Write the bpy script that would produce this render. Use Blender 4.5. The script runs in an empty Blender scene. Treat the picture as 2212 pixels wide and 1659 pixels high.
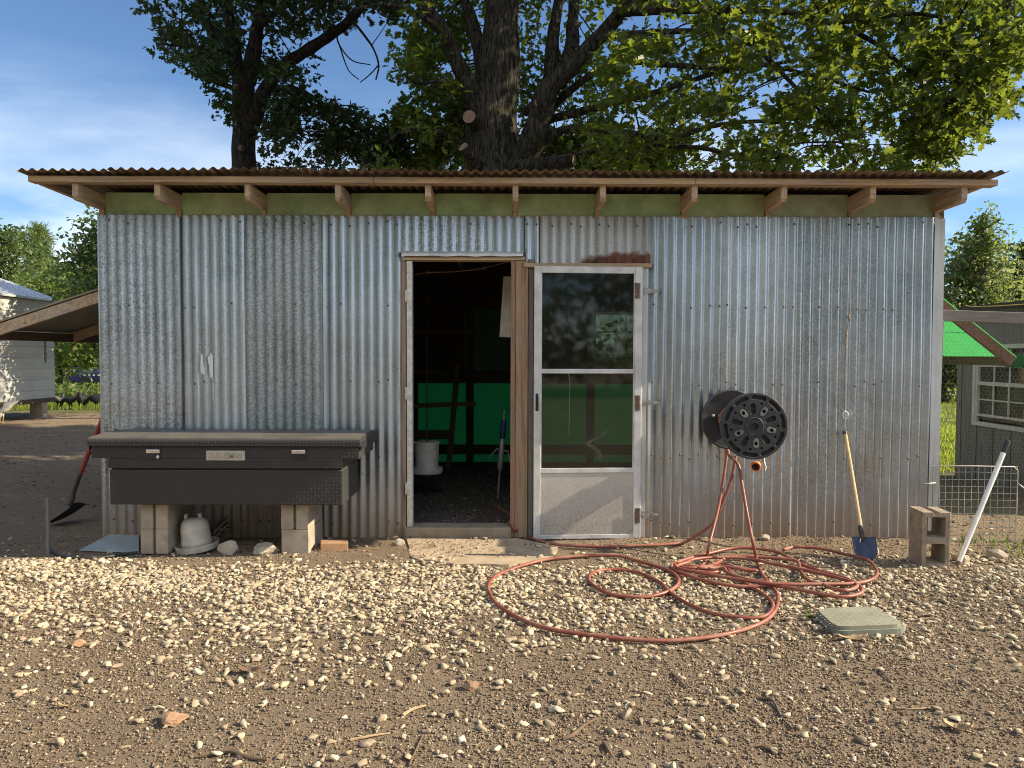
import bpy, bmesh, math, random
import numpy as np
from mathutils import Vector, Matrix, Quaternion, noise as mnoise
random.seed(7); RNG = np.random.default_rng(11)
rad = math.radians
SC = bpy.context.scene
COL = SC.collection

# ------------------------------------------------------------------ camera
FPX = 1662.0                       # focal length in pixels of a 2212 x 1659 picture
CAM_LOC = Vector((0.0, -5.8, 1.39))
CAM_R = (Matrix.Rotation(rad(90 - 2.2), 3, 'X') @ Matrix.Rotation(rad(0.18), 3, 'Z'))
cam_data = bpy.data.cameras.new('camera')
cam_data.sensor_width = 36.0
cam_data.lens = 36.0 * FPX / 2212.0
cam_data.clip_start = 0.05
cam_data.clip_end = 2000.0
cam = bpy.data.objects.new('camera', cam_data)
COL.objects.link(cam)
cam.matrix_world = Matrix.Translation(CAM_LOC) @ CAM_R.to_4x4()
SC.camera = cam

# ------------------------------------------------------------------ sky, sun, exposure
SUN_EL = 30.5
SUN_AZ = -1.5                        # degrees behind the plane of the shed's front wall (negative: a little in front of it), sun at the right
sun_dir = Vector((math.cos(rad(SUN_EL)) * math.cos(rad(SUN_AZ)),
                  math.cos(rad(SUN_EL)) * math.sin(rad(SUN_AZ)),
                  math.sin(rad(SUN_EL))))
world = bpy.data.worlds.new('World'); SC.world = world
world.use_nodes = True
wn = world.node_tree; wn.nodes.clear()
w_out = wn.nodes.new('ShaderNodeOutputWorld')
w_bg = wn.nodes.new('ShaderNodeBackground')
w_bg.inputs['Strength'].default_value = 0.083
w_sky = wn.nodes.new('ShaderNodeTexSky')
w_sky.sky_type = 'NISHITA'; w_sky.sun_disc = False
w_sky.sun_elevation = rad(SUN_EL)
w_sky.sun_rotation = rad(90.0 - SUN_AZ)
w_sky.altitude = 100.0; w_sky.air_density = 1.0; w_sky.dust_density = 0.0; w_sky.ozone_density = 5.5
# thin clouds: noise over the sky's direction, thicker towards the horizon
w_tc = wn.nodes.new('ShaderNodeTexCoord')
w_map = wn.nodes.new('ShaderNodeMapping'); w_map.inputs['Scale'].default_value = (1.6, 1.6, 7.0)
w_map.inputs['Location'].default_value = (0.35, 0.1, 0.45)
w_noise = wn.nodes.new('ShaderNodeTexNoise'); w_noise.inputs['Scale'].default_value = 1.3
w_noise.inputs['Detail'].default_value = 7.0; w_noise.inputs['Roughness'].default_value = 0.52
w_noise.inputs['Distortion'].default_value = 0.35
w_r = wn.nodes.new('ShaderNodeValToRGB')
w_r.color_ramp.elements[0].position = 0.40; w_r.color_ramp.elements[0].color = (0, 0, 0, 1)
w_r.color_ramp.elements[1].position = 0.66; w_r.color_ramp.elements[1].color = (1, 1, 1, 1)
w_sep = wn.nodes.new('ShaderNodeSeparateXYZ')
w_mr = wn.nodes.new('ShaderNodeMapRange')
w_mr.inputs['From Min'].default_value = 0.10; w_mr.inputs['From Max'].default_value = 0.33
w_mr.inputs['To Min'].default_value = 0.95; w_mr.inputs['To Max'].default_value = 0.0
w_mul = wn.nodes.new('ShaderNodeMath'); w_mul.operation = 'MULTIPLY'
w_mix = wn.nodes.new('ShaderNodeMix'); w_mix.data_type = 'RGBA'
w_mix.inputs[7].default_value = (9.5, 10.0, 10.4, 1)
L = wn.links.new
L(w_tc.outputs['Generated'], w_map.inputs['Vector']); L(w_map.outputs['Vector'], w_noise.inputs['Vector'])
L(w_noise.outputs['Fac'], w_r.inputs['Fac']); L(w_tc.outputs['Generated'], w_sep.inputs['Vector'])
L(w_sep.outputs['Z'], w_mr.inputs['Value']); L(w_r.outputs['Color'], w_mul.inputs[0]); L(w_mr.outputs['Result'], w_mul.inputs[1])
L(w_mul.outputs[0], w_mix.inputs[0]); L(w_sky.outputs['Color'], w_mix.inputs[6])
# bright cloud bank added to the unseen sky behind the viewer, as fill light
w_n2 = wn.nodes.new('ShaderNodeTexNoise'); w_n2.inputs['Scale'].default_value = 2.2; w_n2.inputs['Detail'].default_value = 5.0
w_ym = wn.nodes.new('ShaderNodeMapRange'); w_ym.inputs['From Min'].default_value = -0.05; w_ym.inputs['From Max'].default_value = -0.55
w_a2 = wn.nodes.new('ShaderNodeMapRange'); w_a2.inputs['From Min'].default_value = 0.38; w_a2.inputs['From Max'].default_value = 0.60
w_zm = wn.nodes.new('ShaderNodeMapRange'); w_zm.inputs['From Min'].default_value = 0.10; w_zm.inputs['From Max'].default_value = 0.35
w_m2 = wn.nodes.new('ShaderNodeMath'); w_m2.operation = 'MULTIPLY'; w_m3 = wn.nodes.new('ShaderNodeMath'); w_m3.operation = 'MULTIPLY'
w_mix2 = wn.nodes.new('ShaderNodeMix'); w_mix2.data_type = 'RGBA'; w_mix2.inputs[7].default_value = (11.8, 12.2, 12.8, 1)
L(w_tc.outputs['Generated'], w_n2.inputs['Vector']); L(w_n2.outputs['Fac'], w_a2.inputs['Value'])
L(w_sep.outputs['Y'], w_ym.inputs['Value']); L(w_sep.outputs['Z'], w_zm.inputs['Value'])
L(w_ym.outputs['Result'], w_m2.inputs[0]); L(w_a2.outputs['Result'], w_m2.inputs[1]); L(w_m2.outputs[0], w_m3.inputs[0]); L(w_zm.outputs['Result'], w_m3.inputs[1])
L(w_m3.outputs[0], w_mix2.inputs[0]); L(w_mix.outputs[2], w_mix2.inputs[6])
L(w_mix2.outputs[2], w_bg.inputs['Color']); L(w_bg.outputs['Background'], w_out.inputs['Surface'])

sun_data = bpy.data.lights.new('sun', 'SUN')
sun_data.energy = 5.0; sun_data.angle = rad(0.5); sun_data.color = (1.0, 0.86, 0.63)
sun = bpy.data.objects.new('sun', sun_data); COL.objects.link(sun)
sun.rotation_euler = (-sun_dir).to_track_quat('-Z', 'Y').to_euler()
sun.location = (20, 2, 12)

SC.view_settings.view_transform = 'Standard'
SC.view_settings.look = 'None'
SC.view_settings.gamma = 1.0
SC.view_settings.exposure = 0.95
SC.cycles.max_bounces = 8
SC.cycles.transparent_max_bounces = 12
SC.cycles.use_denoising = True
SC.cycles.filter_width = 1.0
SC.cycles.sample_clamp_indirect = 4.0

# ------------------------------------------------------------------ pixel helpers (2212 x 1659 picture)
def ray(px, py):
    return CAM_R @ Vector(((px - 1106.0) / FPX, -(py - 829.5) / FPX, -1.0))
def P(px, py, Y):
    d = ray(px, py); t = (Y - CAM_LOC.y) / d.y
    return CAM_LOC + d * t
def G(px, py, z=0.0):
    d = ray(px, py); t = (z - CAM_LOC.z) / d.z
    return CAM_LOC + d * t
def PX(px, Y, py=900): return P(px, py, Y).x
def PZ(py, Y, px=1106): return P(px, py, Y).z
def pxm(Y): return FPX / (Y + 5.8)      # pixels per metre at depth plane Y

# ------------------------------------------------------------------ objects and properties
ORG = {}
def link(o):
    COL.objects.link(o); return o
def thing(name, loc, label, cat, group=None):
    o = bpy.data.objects.new(name, None); o.empty_display_size = 0.2
    o.location = loc; link(o); ORG[o.name] = Vector(loc)
    return tag(o, label, cat, group)
def tag(o, label, cat, group=None, kind=None):
    if label: o['label'] = label
    if cat: o['category'] = cat
    if group: o['group'] = group
    if kind: o['kind'] = kind
    return o
def attach(name, me, mat, parent=None, smooth=False, base=None):
    """link mesh ME (world coordinates) as one object under PARENT"""
    org = Vector((0, 0, 0))
    if parent is not None: org = ORG[parent.name]
    elif base is not None: org = Vector(base)
    if org.length > 0: me.transform(Matrix.Translation(-org))
    if mat is not None and not me.materials:
        for m in (mat if isinstance(mat, (list, tuple)) else [mat]): me.materials.append(m)
    if smooth is True:
        me.polygons.foreach_set('use_smooth', [True] * len(me.polygons))
    o = bpy.data.objects.new(name, me); link(o)
    if parent is not None: o.parent = parent
    else: o.location = org
    ORG[o.name] = org
    if smooth == 'auto':
        try:
            me.set_sharp_from_angle(angle=rad(35))
            me.polygons.foreach_set('use_smooth', [True] * len(me.polygons))
        except Exception: pass
    return o
def copy_tree(o, parent=None):
    c = o.copy(); link(c)
    if parent is not None: c.parent = parent
    for ch in list(o.children): copy_tree(ch, c)
    return c

class MB:
    def __init__(s): s.v = []; s.f = []; s.mi = []; s.cur = 0
    def add(s, vs, fs, M=None):
        b = len(s.v)
        for p in vs:
            p = Vector(p)
            s.v.append(M @ p if M is not None else p)
        for f in fs:
            s.f.append([b + i for i in f]); s.mi.append(s.cur)
    def box(s, lo, hi, M=None, bev=0.0):
        x0, y0, z0 = lo; x1, y1, z1 = hi
        if bev <= 0:
            s.add([(x0,y0,z0),(x1,y0,z0),(x1,y1,z0),(x0,y1,z0),(x0,y0,z1),(x1,y0,z1),(x1,y1,z1),(x0,y1,z1)],
                  [(3,2,1,0),(4,5,6,7),(0,1,5,4),(1,2,6,5),(2,3,7,6),(3,0,4,7)], M)
            return
        bm = bmesh.new()
        vs = [bm.verts.new(p) for p in [(x0,y0,z0),(x1,y0,z0),(x1,y1,z0),(x0,y1,z0),(x0,y0,z1),(x1,y0,z1),(x1,y1,z1),(x0,y1,z1)]]
        for f in [(3,2,1,0),(4,5,6,7),(0,1,5,4),(1,2,6,5),(2,3,7,6),(3,0,4,7)]: bm.faces.new([vs[i] for i in f])
        bmesh.ops.bevel(bm, geom=bm.edges[:], offset=bev, segments=2, affect='EDGES', profile=0.5)
        s.bm(bm, M)
    def bm(s, bm, M=None):
        bm.verts.index_update()
        s.add([v.co.copy() for v in bm.verts], [[v.index for v in f.verts] for f in bm.faces], M); bm.free()
    def beam(s, a, b, w, h, bev=0.003, up=(0, 0, 1)):
        """board from A to B, W across, H along UP"""
        a, b = Vector(a), Vector(b); d = b - a; l = d.length; d.normalize()
        u = Vector(up); u = (u - d * u.dot(d)).normalized(); x = d.cross(u)
        M = Matrix((x, d, u)).transposed().to_4x4(); M.translation = (a + b) / 2
        s.box((-w/2, -l/2, -h/2), (w/2, l/2, h/2), M, bev)
    def tube(s, pts, r, n=8, cap=True, wob=0.0, seed=0):
        pts = [Vector(p) for p in pts]; k = len(pts)
        rs = list(r) if isinstance(r, (list, tuple)) else [r] * k
        t0 = (pts[1] - pts[0]).normalized()
        u = t0.orthogonal().normalized(); base = len(s.v); prev = t0
        for i in range(k):
            t = ((pts[min(i+1, k-1)] - pts[max(i-1, 0)])).normalized()
            if t.length == 0: t = prev
            q = prev.rotation_difference(t); u = (q @ u).normalized(); prev = t
            w = t.cross(u)
            for j in range(n):
                a = 2 * math.pi * j / n
                rr = rs[i]
                if wob: 
                    p0 = pts[i] + (u * math.cos(a) + w * math.sin(a)) * rr
                    rr *= 1 + wob * mnoise.noise(p0 * (1.3 / max(rs[0], 0.03)) * 0.5 + Vector((seed, 0, 0)))
                s.v.append(pts[i] + (u * math.cos(a) + w * math.sin(a)) * rr)
        for i in range(k - 1):
            for j in range(n):
                j2 = (j + 1) % n
                s.f.append([base+i*n+j, base+i*n+j2, base+(i+1)*n+j2, base+(i+1)*n+j]); s.mi.append(s.cur)
        if cap:
            s.f.append([base + j for j in reversed(range(n))]); s.mi.append(s.cur)
            s.f.append([base + (k-1)*n + j for j in range(n)]); s.mi.append(s.cur)
    def lathe(s, prof, n=24, M=None, cap=True):
        """PROF: (radius, height) from bottom to top, about Z"""
        vs = []; fs = []; k = len(prof)
        for r, z in prof:
            for j in range(n):
                a = 2*math.pi*j/n; vs.append((r*math.cos(a), r*math.sin(a), z))
        for i in range(k-1):
            for j in range(n):
                j2 = (j+1) % n; fs.append((i*n+j, i*n+j2, (i+1)*n+j2, (i+1)*n+j))
        if cap:
            if prof[0][0] > 1e-5: fs.append([j for j in reversed(range(n))])
            if prof[-1][0] > 1e-5: fs.append([(k-1)*n+j for j in range(n)])
        s.add(vs, fs, M)
    def prism(s, poly, ext, M=None):
        """polygon POLY (3d points) extruded by vector EXT"""
        e = Vector(ext); n = len(poly); a = [Vector(p) for p in poly]
        s.add(a + [p + e for p in a], [list(reversed(range(n))), list(range(n, 2*n))] +
              [(i, (i+1) % n, n + (i+1) % n, n + i) for i in range(n)], M)
    def mesh(s, name):
        me = bpy.data.meshes.new(name)
        me.from_pydata([tuple(v) for v in s.v], [], s.f)
        if any(s.mi): me.polygons.foreach_set('material_index', s.mi)
        me.update()
        bm = bmesh.new(); bm.from_mesh(me); bmesh.ops.recalc_face_normals(bm, faces=bm.faces[:]); bm.to_mesh(me); bm.free()
        return me
    def build(s, name, mat, parent=None, smooth=False, base=None):
        return attach(name, s.mesh(name), mat, parent, smooth, base)

def mesh_np(name, V, loops, sizes):
    me = bpy.data.meshes.new(name)
    V = np.ascontiguousarray(V, dtype=np.float32); loops = np.ascontiguousarray(loops, dtype=np.int32)
    sizes = np.asarray(sizes, dtype=np.int32)
    me.vertices.add(len(V)); me.vertices.foreach_set('co', V.ravel())
    me.loops.add(len(loops)); me.loops.foreach_set('vertex_index', loops)
    me.polygons.add(len(sizes))
    st = np.zeros(len(sizes), dtype=np.int32); st[1:] = np.cumsum(sizes)[:-1]
    me.polygons.foreach_set('loop_start', st)
    me.update(calc_edges=True)
    return me
def scatter_np(name, TV, TF, pos, rot, scl, mat, parent=None, smooth=False, base=None):
    """many copies of one small template: TV verts, TF faces, per copy position, 3x3 rotation, 3 scales"""
    N = len(pos); K = len(TV)
    V = np.einsum('nij,nkj->nki', rot, TV[None, :, :] * scl[:, None, :]) + pos[:, None, :]
    lf = np.concatenate([np.asarray(f) for f in TF]); sz = np.array([len(f) for f in TF])
    loops = (lf[None, :] + (np.arange(N) * K)[:, None]).ravel()
    return mesh_np(name, V.reshape(-1, 3), loops, np.tile(sz, N))
def rand_rot(n, tilt=1.0):
    """random 3x3 rotations; TILT < 1 keeps the z axis near the vertical"""
    z = RNG.normal(size=(n, 3)) * tilt; z[:, 2] += (1 - tilt) * 3 + 1e-6
    z /= np.linalg.norm(z, axis=1)[:, None]
    a = RNG.normal(size=(n, 3)); x = a - z * np.sum(a*z, axis=1)[:, None]; x /= np.linalg.norm(x, axis=1)[:, None]
    y = np.cross(z, x)
    return np.stack([x, y, z], axis=2)
def join_meshes(name, mes):
    V = []; Lp = []; S = []; b = 0
    for m in mes:
        n = len(m.vertices); v = np.empty(n*3, np.float32); m.vertices.foreach_get('co', v); V.append(v.reshape(-1, 3))
        l = np.empty(len(m.loops), np.int32); m.loops.foreach_get('vertex_index', l); Lp.append(l + b)
        s_ = np.empty(len(m.polygons), np.int32); m.polygons.foreach_get('loop_total', s_); S.append(s_); b += n
        bpy.data.meshes.remove(m)
    return mesh_np(name, np.concatenate(V), np.concatenate(Lp), np.concatenate(S))
def crom(pts, step=8):
    """Catmull-Rom curve through PTS"""
    pts = [Vector(p) for p in pts]; out = []
    q = [pts[0]*2 - pts[1]] + pts + [pts[-1]*2 - pts[-2]]
    for i in range(1, len(q) - 2):
        for k in range(step):
            t = k / step; a, b, c, d = q[i-1], q[i], q[i+1], q[i+2]
            out.append(0.5*((2*b) + (c-a)*t + (2*a-5*b+4*c-d)*t*t + (3*b-a-3*c+d)*t**3))
    out.append(pts[-1]); return out
def plate(outer, holes, depth, bev=0.0, res=2):
    """flat plate in XY with holes, extruded +-depth/2 in Z: a mesh"""
    cu = bpy.data.curves.new('plate', 'CURVE'); cu.dimensions = '2D'; cu.fill_mode = 'BOTH'
    cu.extrude = depth/2 - bev; cu.bevel_depth = bev; cu.bevel_resolution = res; cu.offset = -bev
    for lp in [outer] + list(holes):
        sp = cu.splines.new('POLY'); sp.points.add(len(lp)-1)
        for i, p in enumerate(lp): sp.points[i].co = (p[0], p[1], 0, 1)
        sp.use_cyclic_u = True
    o = bpy.data.objects.new('plate_tmp', cu); link(o)
    dg = bpy.context.evaluated_depsgraph_get(); me = bpy.data.meshes.new_from_object(o.evaluated_get(dg))
    bpy.data.objects.remove(o); bpy.data.curves.remove(cu); me.materials.clear()
    return me
def text_mesh(body, size, depth):
    cu = bpy.data.curves.new('txt', 'FONT'); cu.body = body; cu.size = size; cu.extrude = depth
    cu.align_x = 'CENTER'; cu.align_y = 'CENTER'; cu.offset = 0.0006
    o = bpy.data.objects.new('txt_tmp', cu); link(o)
    dg = bpy.context.evaluated_depsgraph_get(); me = bpy.data.meshes.new_from_object(o.evaluated_get(dg))
    bpy.data.objects.remove(o); bpy.data.curves.remove(cu); me.materials.clear()
    return me
def add_mesh(mb, me, M=None):
    mb.add([v.co.copy() for v in me.vertices], [list(p.vertices) for p in me.polygons], M); bpy.data.meshes.remove(me)
def circ(cx, cy, r, n=24):
    return [(cx + r*math.cos(2*math.pi*i/n), cy + r*math.sin(2*math.pi*i/n)) for i in range(n)]

# ------------------------------------------------------------------ node helpers
class NT:
    def __init__(s, name):
        s.m = bpy.data.materials.new(name); s.m.use_nodes = True; s.t = s.m.node_tree
        s.b = s.t.nodes['Principled BSDF']; s.out = s.t.nodes['Material Output']
        s._c = {}
    def node(s, ty, **kw):
        n = s.t.nodes.new(ty)
        for k, v in kw.items(): setattr(n, k, v)
        return n
    def lk(s, a, b): s.t.links.new(a, b)
    def put(s, sock, v):
        if isinstance(v, bpy.types.NodeSocket): s.lk(v, sock)
        elif isinstance(v, (tuple, list)) and len(v) == 3 and sock.type == 'RGBA': sock.default_value = (*v, 1)
        else: sock.default_value = v
    def co(s, kind='Object', scale=None, rot=None, loc=None):
        if 'tc' not in s._c: s._c['tc'] = s.node('ShaderNodeTexCoord')
        o = s._c['tc'].outputs[kind]
        if scale is None and rot is None and loc is None: return o
        mp = s.node('ShaderNodeMapping'); s.lk(o, mp.inputs['Vector'])
        if scale is not None: mp.inputs['Scale'].default_value = scale
        if rot is not None: mp.inputs['Rotation'].default_value = rot
        if loc is not None: mp.inputs['Location'].default_value = loc
        return mp.outputs['Vector']
    def noise(s, scale, detail=4, rough=0.55, vec=None, dist=0.0, out='Fac'):
        n = s.node('ShaderNodeTexNoise'); n.inputs['Scale'].default_value = scale
        n.inputs['Detail'].default_value = detail; n.inputs['Roughness'].default_value = rough
        n.inputs['Distortion'].default_value = dist
        s.lk(vec if vec is not None else s.co(), n.inputs['Vector']); return n.outputs[out]
    def voro(s, scale, vec=None, feature='F1', out='Distance', rnd=1.0):
        n = s.node('ShaderNodeTexVoronoi', feature=feature); n.inputs['Scale'].default_value = scale
        n.inputs['Randomness'].default_value = rnd
        s.lk(vec if vec is not None else s.co(), n.inputs['Vector']); return n.outputs[out]
    def ramp(s, fac, stops, interp='LINEAR'):
        n = s.node('ShaderNodeValToRGB'); cr = n.color_ramp; cr.interpolation = interp
        while len(cr.elements) < len(stops): cr.elements.new(0.5)
        for e, (p, c) in zip(cr.elements, stops):
            e.position = p; e.color = (c, c, c, 1) if isinstance(c, (int, float)) else (*c, 1)
        s.lk(fac, n.inputs['Fac']); return n.outputs['Color']
    def mix(s, fac, a, b, blend='MIX'):
        n = s.node('ShaderNodeMix', data_type='RGBA', blend_type=blend)
        s.put(n.inputs[0], fac); s.put(n.inputs[6], a); s.put(n.inputs[7], b); return n.outputs[2]
    def math(s, op, a, b=0.0, c=None, clamp=False):
        n = s.node('ShaderNodeMath', operation=op, use_clamp=clamp)
        s.put(n.inputs[0], a); s.put(n.inputs[1], b)
        if c is not None: s.put(n.inputs[2], c)
        return n.outputs[0]
    def sep(s, v):
        n = s.node('ShaderNodeSeparateXYZ'); s.lk(v, n.inputs[0]); return n.outputs
    def mrange(s, v, a, b, c=0.0, d=1.0, smooth=False):
        n = s.node('ShaderNodeMapRange', interpolation_type='SMOOTHSTEP' if smooth else 'LINEAR')
        s.put(n.inputs[0], v)
        for i, q in enumerate((a, b, c, d)): s.put(n.inputs[i+1], q)
        return n.outputs[0]
    def island(s):
        return s.node('ShaderNodeNewGeometry').outputs['Random Per Island']
    def bump(s, h, strength=0.4, dist=0.01, normal=None):
        n = s.node('ShaderNodeBump'); n.inputs['Strength'].default_value = strength
        n.inputs['Distance'].default_value = dist; s.lk(h, n.inputs['Height'])
        if normal is not None: s.lk(normal, n.inputs['Normal'])
        return n.outputs['Normal']
    def fin(s, col=None, rough=0.7, metal=0.0, normal=None, spec=0.5):
        if col is not None: s.put(s.b.inputs['Base Color'], col)
        s.put(s.b.inputs['Roughness'], rough); s.put(s.b.inputs['Metallic'], metal)
        s.put(s.b.inputs['Specular IOR Level'], spec)
        if normal is not None: s.lk(normal, s.b.inputs['Normal'])
        return s.m

def m_plain(name, c, rough=0.6, metal=0.0, var=0.25, scale=14.0, bump=0.15, bscale=60.0, bd=0.004):
    t = NT(name)
    n1 = t.noise(scale, 5); n2 = t.noise(bscale, 4)
    lo = tuple(x*(1-var) for x in c); hi = tuple(min(1, x*(1+var)) for x in c)
    col = t.ramp(n1, [(0.3, lo), (0.7, hi)])
    r = t.mrange(n1, 0.3, 0.7, rough*0.85, min(1, rough*1.12))
    return t.fin(col, r, metal, t.bump(n2, bump, bd))

def m_wood(name, c, axis='X', dark=0.45, scale=1.0, grey=0.0):
    """weathered board with grain along AXIS"""
    t = NT(name)
    sc = {'X': (1.2, 22, 22), 'Y': (22, 1.2, 22), 'Z': (22, 22, 1.2)}[axis]
    v = t.co(scale=tuple(x*scale for x in sc))
    g = t.noise(1.6, 6, 0.62, v, 0.6); g2 = t.noise(7.0, 3, 0.6, v)
    big = t.noise(2.3, 3)
    col = t.ramp(g, [(0.28, tuple(x*dark for x in c)), (0.5, c), (0.72, tuple(min(1, x*1.3) for x in c))])
    col = t.mix(t.mrange(g2, 0.35, 0.65), col, t.mix(0.5, col, (c[0]*0.5, c[1]*0.48, c[2]*0.46)))
    gr = sum(c)/3
    col = t.mix(t.mrange(big, 0.4, 0.7, 0.0, 0.35 + grey), col, (gr*0.9, gr*0.88, gr*0.85))
    knots = t.voro(3.2, t.co(scale={'X': (0.5, 2, 2), 'Y': (2, 0.5, 2), 'Z': (2, 2, 0.5)}[axis]))
    col = t.mix(t.mrange(knots, 0.05, 0.12, 0.7, 0.0), col, tuple(x*0.3 for x in c))
    return t.fin(col, 0.82, 0, t.bump(t.math('ADD', g, t.math('MULTIPLY', g2, 0.6)), 0.5, 0.004), 0.3)

def m_galv(name, spangle=0.15, tint=(0.48, 0.53, 0.58), rough=0.33, dirt=1.0, rust=0.0, metal=0.88, flat=False):
    t = NT(name)
    p = t.co(); sx, sy, sz = t.sep(p)
    sp = t.voro(95.0, p, out='Color'); spv = t.sep(sp)[0]
    blot = t.noise(2.4, 5, 0.6); streak = t.noise(1.0, 5, 0.6, t.co(scale=(26, 26, 0.7)))
    fine = t.noise(160, 3)
    lo = tuple(x*0.80 for x in tint); hi = tuple(min(1, x*1.14) for x in tint)
    col = t.ramp(blot, [(0.3, lo), (0.52, tint), (0.75, hi)])
    col = t.mix(t.mrange(streak, 0.38, 0.68, 0.0, 0.4), col, tuple(x*0.62 for x in tint))
    col = t.mix(spangle, col, t.ramp(spv, [(0.15, tuple(x*0.3 for x in tint)), (0.9, (0.92, 0.95, 1.0))]))
    run = t.mrange(t.noise(1.0, 4, 0.55, t.co(scale=(3.2, 3.2, 0.22))), 0.52, 0.72, 0.0, 0.34)
    col = t.mix(run, col, (0.16, 0.17, 0.165))
    # soil splashed up from the ground, thinning out about half a metre up
    dn = t.noise(5.0, 6, 0.65)
    d1 = t.mrange(sz, 0.05, 0.75, 1.0, 0.0); 
    dm = t.math('MULTIPLY', t.mrange(t.math('ADD', t.math('MULTIPLY', d1, 0.75), t.math('MULTIPLY', dn, 0.55)), 0.50, 1.06), dirt, clamp=True)
    grime = t.mrange(t.noise(1.0, 3, 0.5, t.co(scale=(9, 9, 1.2))), 0.54, 0.80, 0.0, 0.28)
    col = t.mix(grime, col, (0.20, 0.175, 0.14))
    col = t.mix(dm, col, (0.30, 0.215, 0.145))
    rn = t.noise(7.0, 6, 0.7)
    spots = t.mrange(t.noise(7.0, 2, 0.4), 0.78, 0.81, 0.0, 0.7)
    col = t.mix(spots, col, (0.17, 0.085, 0.045))
    nm = t.math('MAXIMUM', dm, t.math('MAXIMUM', spots, grime))
    if rust > 0:
        zr = t.mrange(sz, 2.07, 2.20, 1.0, 0.0)
        xr = t.mrange(sx, 0.36, 0.56, 0.0, 1.0)
        rf = t.mrange(t.math('MULTIPLY', xr, t.math('ADD', zr, t.math('MULTIPLY', t.math('SUBTRACT', rn, 0.5), 1.5))), 0.35, 0.6)
        col = t.mix(rf, col, t.ramp(rn, [(0.35, (0.045, 0.02, 0.015)), (0.7, (0.20, 0.075, 0.035))]))
        nm = t.math('MAXIMUM', nm, rf)
    me = t.math('MULTIPLY', t.math('SUBTRACT', 1.0, nm), metal)
    ro = t.math('ADD', t.mrange(blot, 0.3, 0.7, rough*0.8, rough*1.25), t.math('MULTIPLY', nm, 0.35))
    ro = t.math('ADD', ro, t.math('MULTIPLY', t.math('SUBTRACT', spv, 0.5), spangle*0.5), clamp=True)
    bm = t.bump(t.math('ADD', t.math('MULTIPLY', blot, 1.0), t.math('MULTIPLY', fine, 0.012)), 0.25, 0.02)
    return t.fin(col, ro, me, bm)

def m_leaf(name, c1, c2, trans=0.45, gloss=0.35, tcol=None):
    t = NT(name)
    r = t.island()
    n = t.noise(0.8, 3)
    col = t.ramp(r, [(0.0, c1), (0.7, c2), (0.93, tuple(min(1, x*1.35) for x in c2)), (1.0, (c2[0]*2.4, c2[1]*1.3, c2[2]*0.8))])
    col = t.mix(t.mrange(n, 0.35, 0.65, 0, 0.5), col, c1)
    t.fin(col, 0.42, 0, None, gloss)
    tr = t.node('ShaderNodeBsdfTranslucent')
    tc = tcol or (c2[0]*2.4, c2[1]*2.3, c2[2]*1.2)
    t.lk(t.mix(r, tc, tuple(x*1.5 for x in tc)), tr.inputs['Color'])
    mx = t.node('ShaderNodeMixShader'); mx.inputs[0].default_value = trans
    t.lk(t.b.outputs[0], mx.inputs[1]); t.lk(tr.outputs[0], mx.inputs[2]); t.lk(mx.outputs[0], t.out.inputs['Surface'])
    return t.m

def m_bark(name, c, moss=0.0, sc=1.0):
    """furrowed bark: long uneven ridges broken across"""
    t = NT(name)
    v = t.co(scale=(26*sc, 26*sc, 4.2*sc)); v2 = t.co(scale=(60*sc, 60*sc, 14*sc))
    a = t.noise(1.0, 6, 0.62, v, 1.1); b = t.noise(1.0, 4, 0.6, v2, 0.6); big = t.noise(2.2, 4)
    h = t.math('ADD', t.mrange(a, 0.36, 0.64), t.math('MULTIPLY', b, 0.55))
    col = t.ramp(h, [(0.30, tuple(x*0.16 for x in c)), (0.75, c), (1.0, tuple(x*1.75 for x in c))])
    if moss: col = t.mix(t.mrange(t.noise(1.8, 5), 0.5, 0.7, 0, moss), col, (0.06, 0.068, 0.022))
    lich = t.mrange(t.noise(7.5, 5, 0.7), 0.6, 0.7, 0, 0.35)
    col = t.mix(lich, col, (0.17, 0.16, 0.13))
    return t.fin(col, 0.95, 0, t.bump(h, 1.0, 0.045), 0.15)

def m_glass(name, tint=(0.9, 0.95, 0.92), dust=0.12):
    t = NT(name)
    n = t.noise(3.0, 6, 0.7)
    tr = t.node('ShaderNodeBsdfTransparent'); tr.inputs[0].default_value = (*tint, 1)
    gl = t.node('ShaderNodeBsdfGlossy'); gl.inputs['Roughness'].default_value = 0.04
    df = t.node('ShaderNodeBsdfDiffuse'); t.lk(t.ramp(n, [(0.3, (0.10, 0.10, 0.09)), (0.7, (0.34, 0.32, 0.27))]), df.inputs[0])
    fr = t.node('ShaderNodeFresnel'); fr.inputs['IOR'].default_value = 1.5
    m1 = t.node('ShaderNodeMixShader'); t.lk(fr.outputs[0], m1.inputs[0]); t.lk(tr.outputs[0], m1.inputs[1]); t.lk(gl.outputs[0], m1.inputs[2])
    m2 = t.node('ShaderNodeMixShader'); t.lk(t.mrange(n, 0.3, 0.75, dust*0.4, dust*1.5), m2.inputs[0])
    t.lk(m1.outputs[0], m2.inputs[1]); t.lk(df.outputs[0], m2.inputs[2]); t.lk(m2.outputs[0], t.out.inputs['Surface'])
    return t.m

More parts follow.
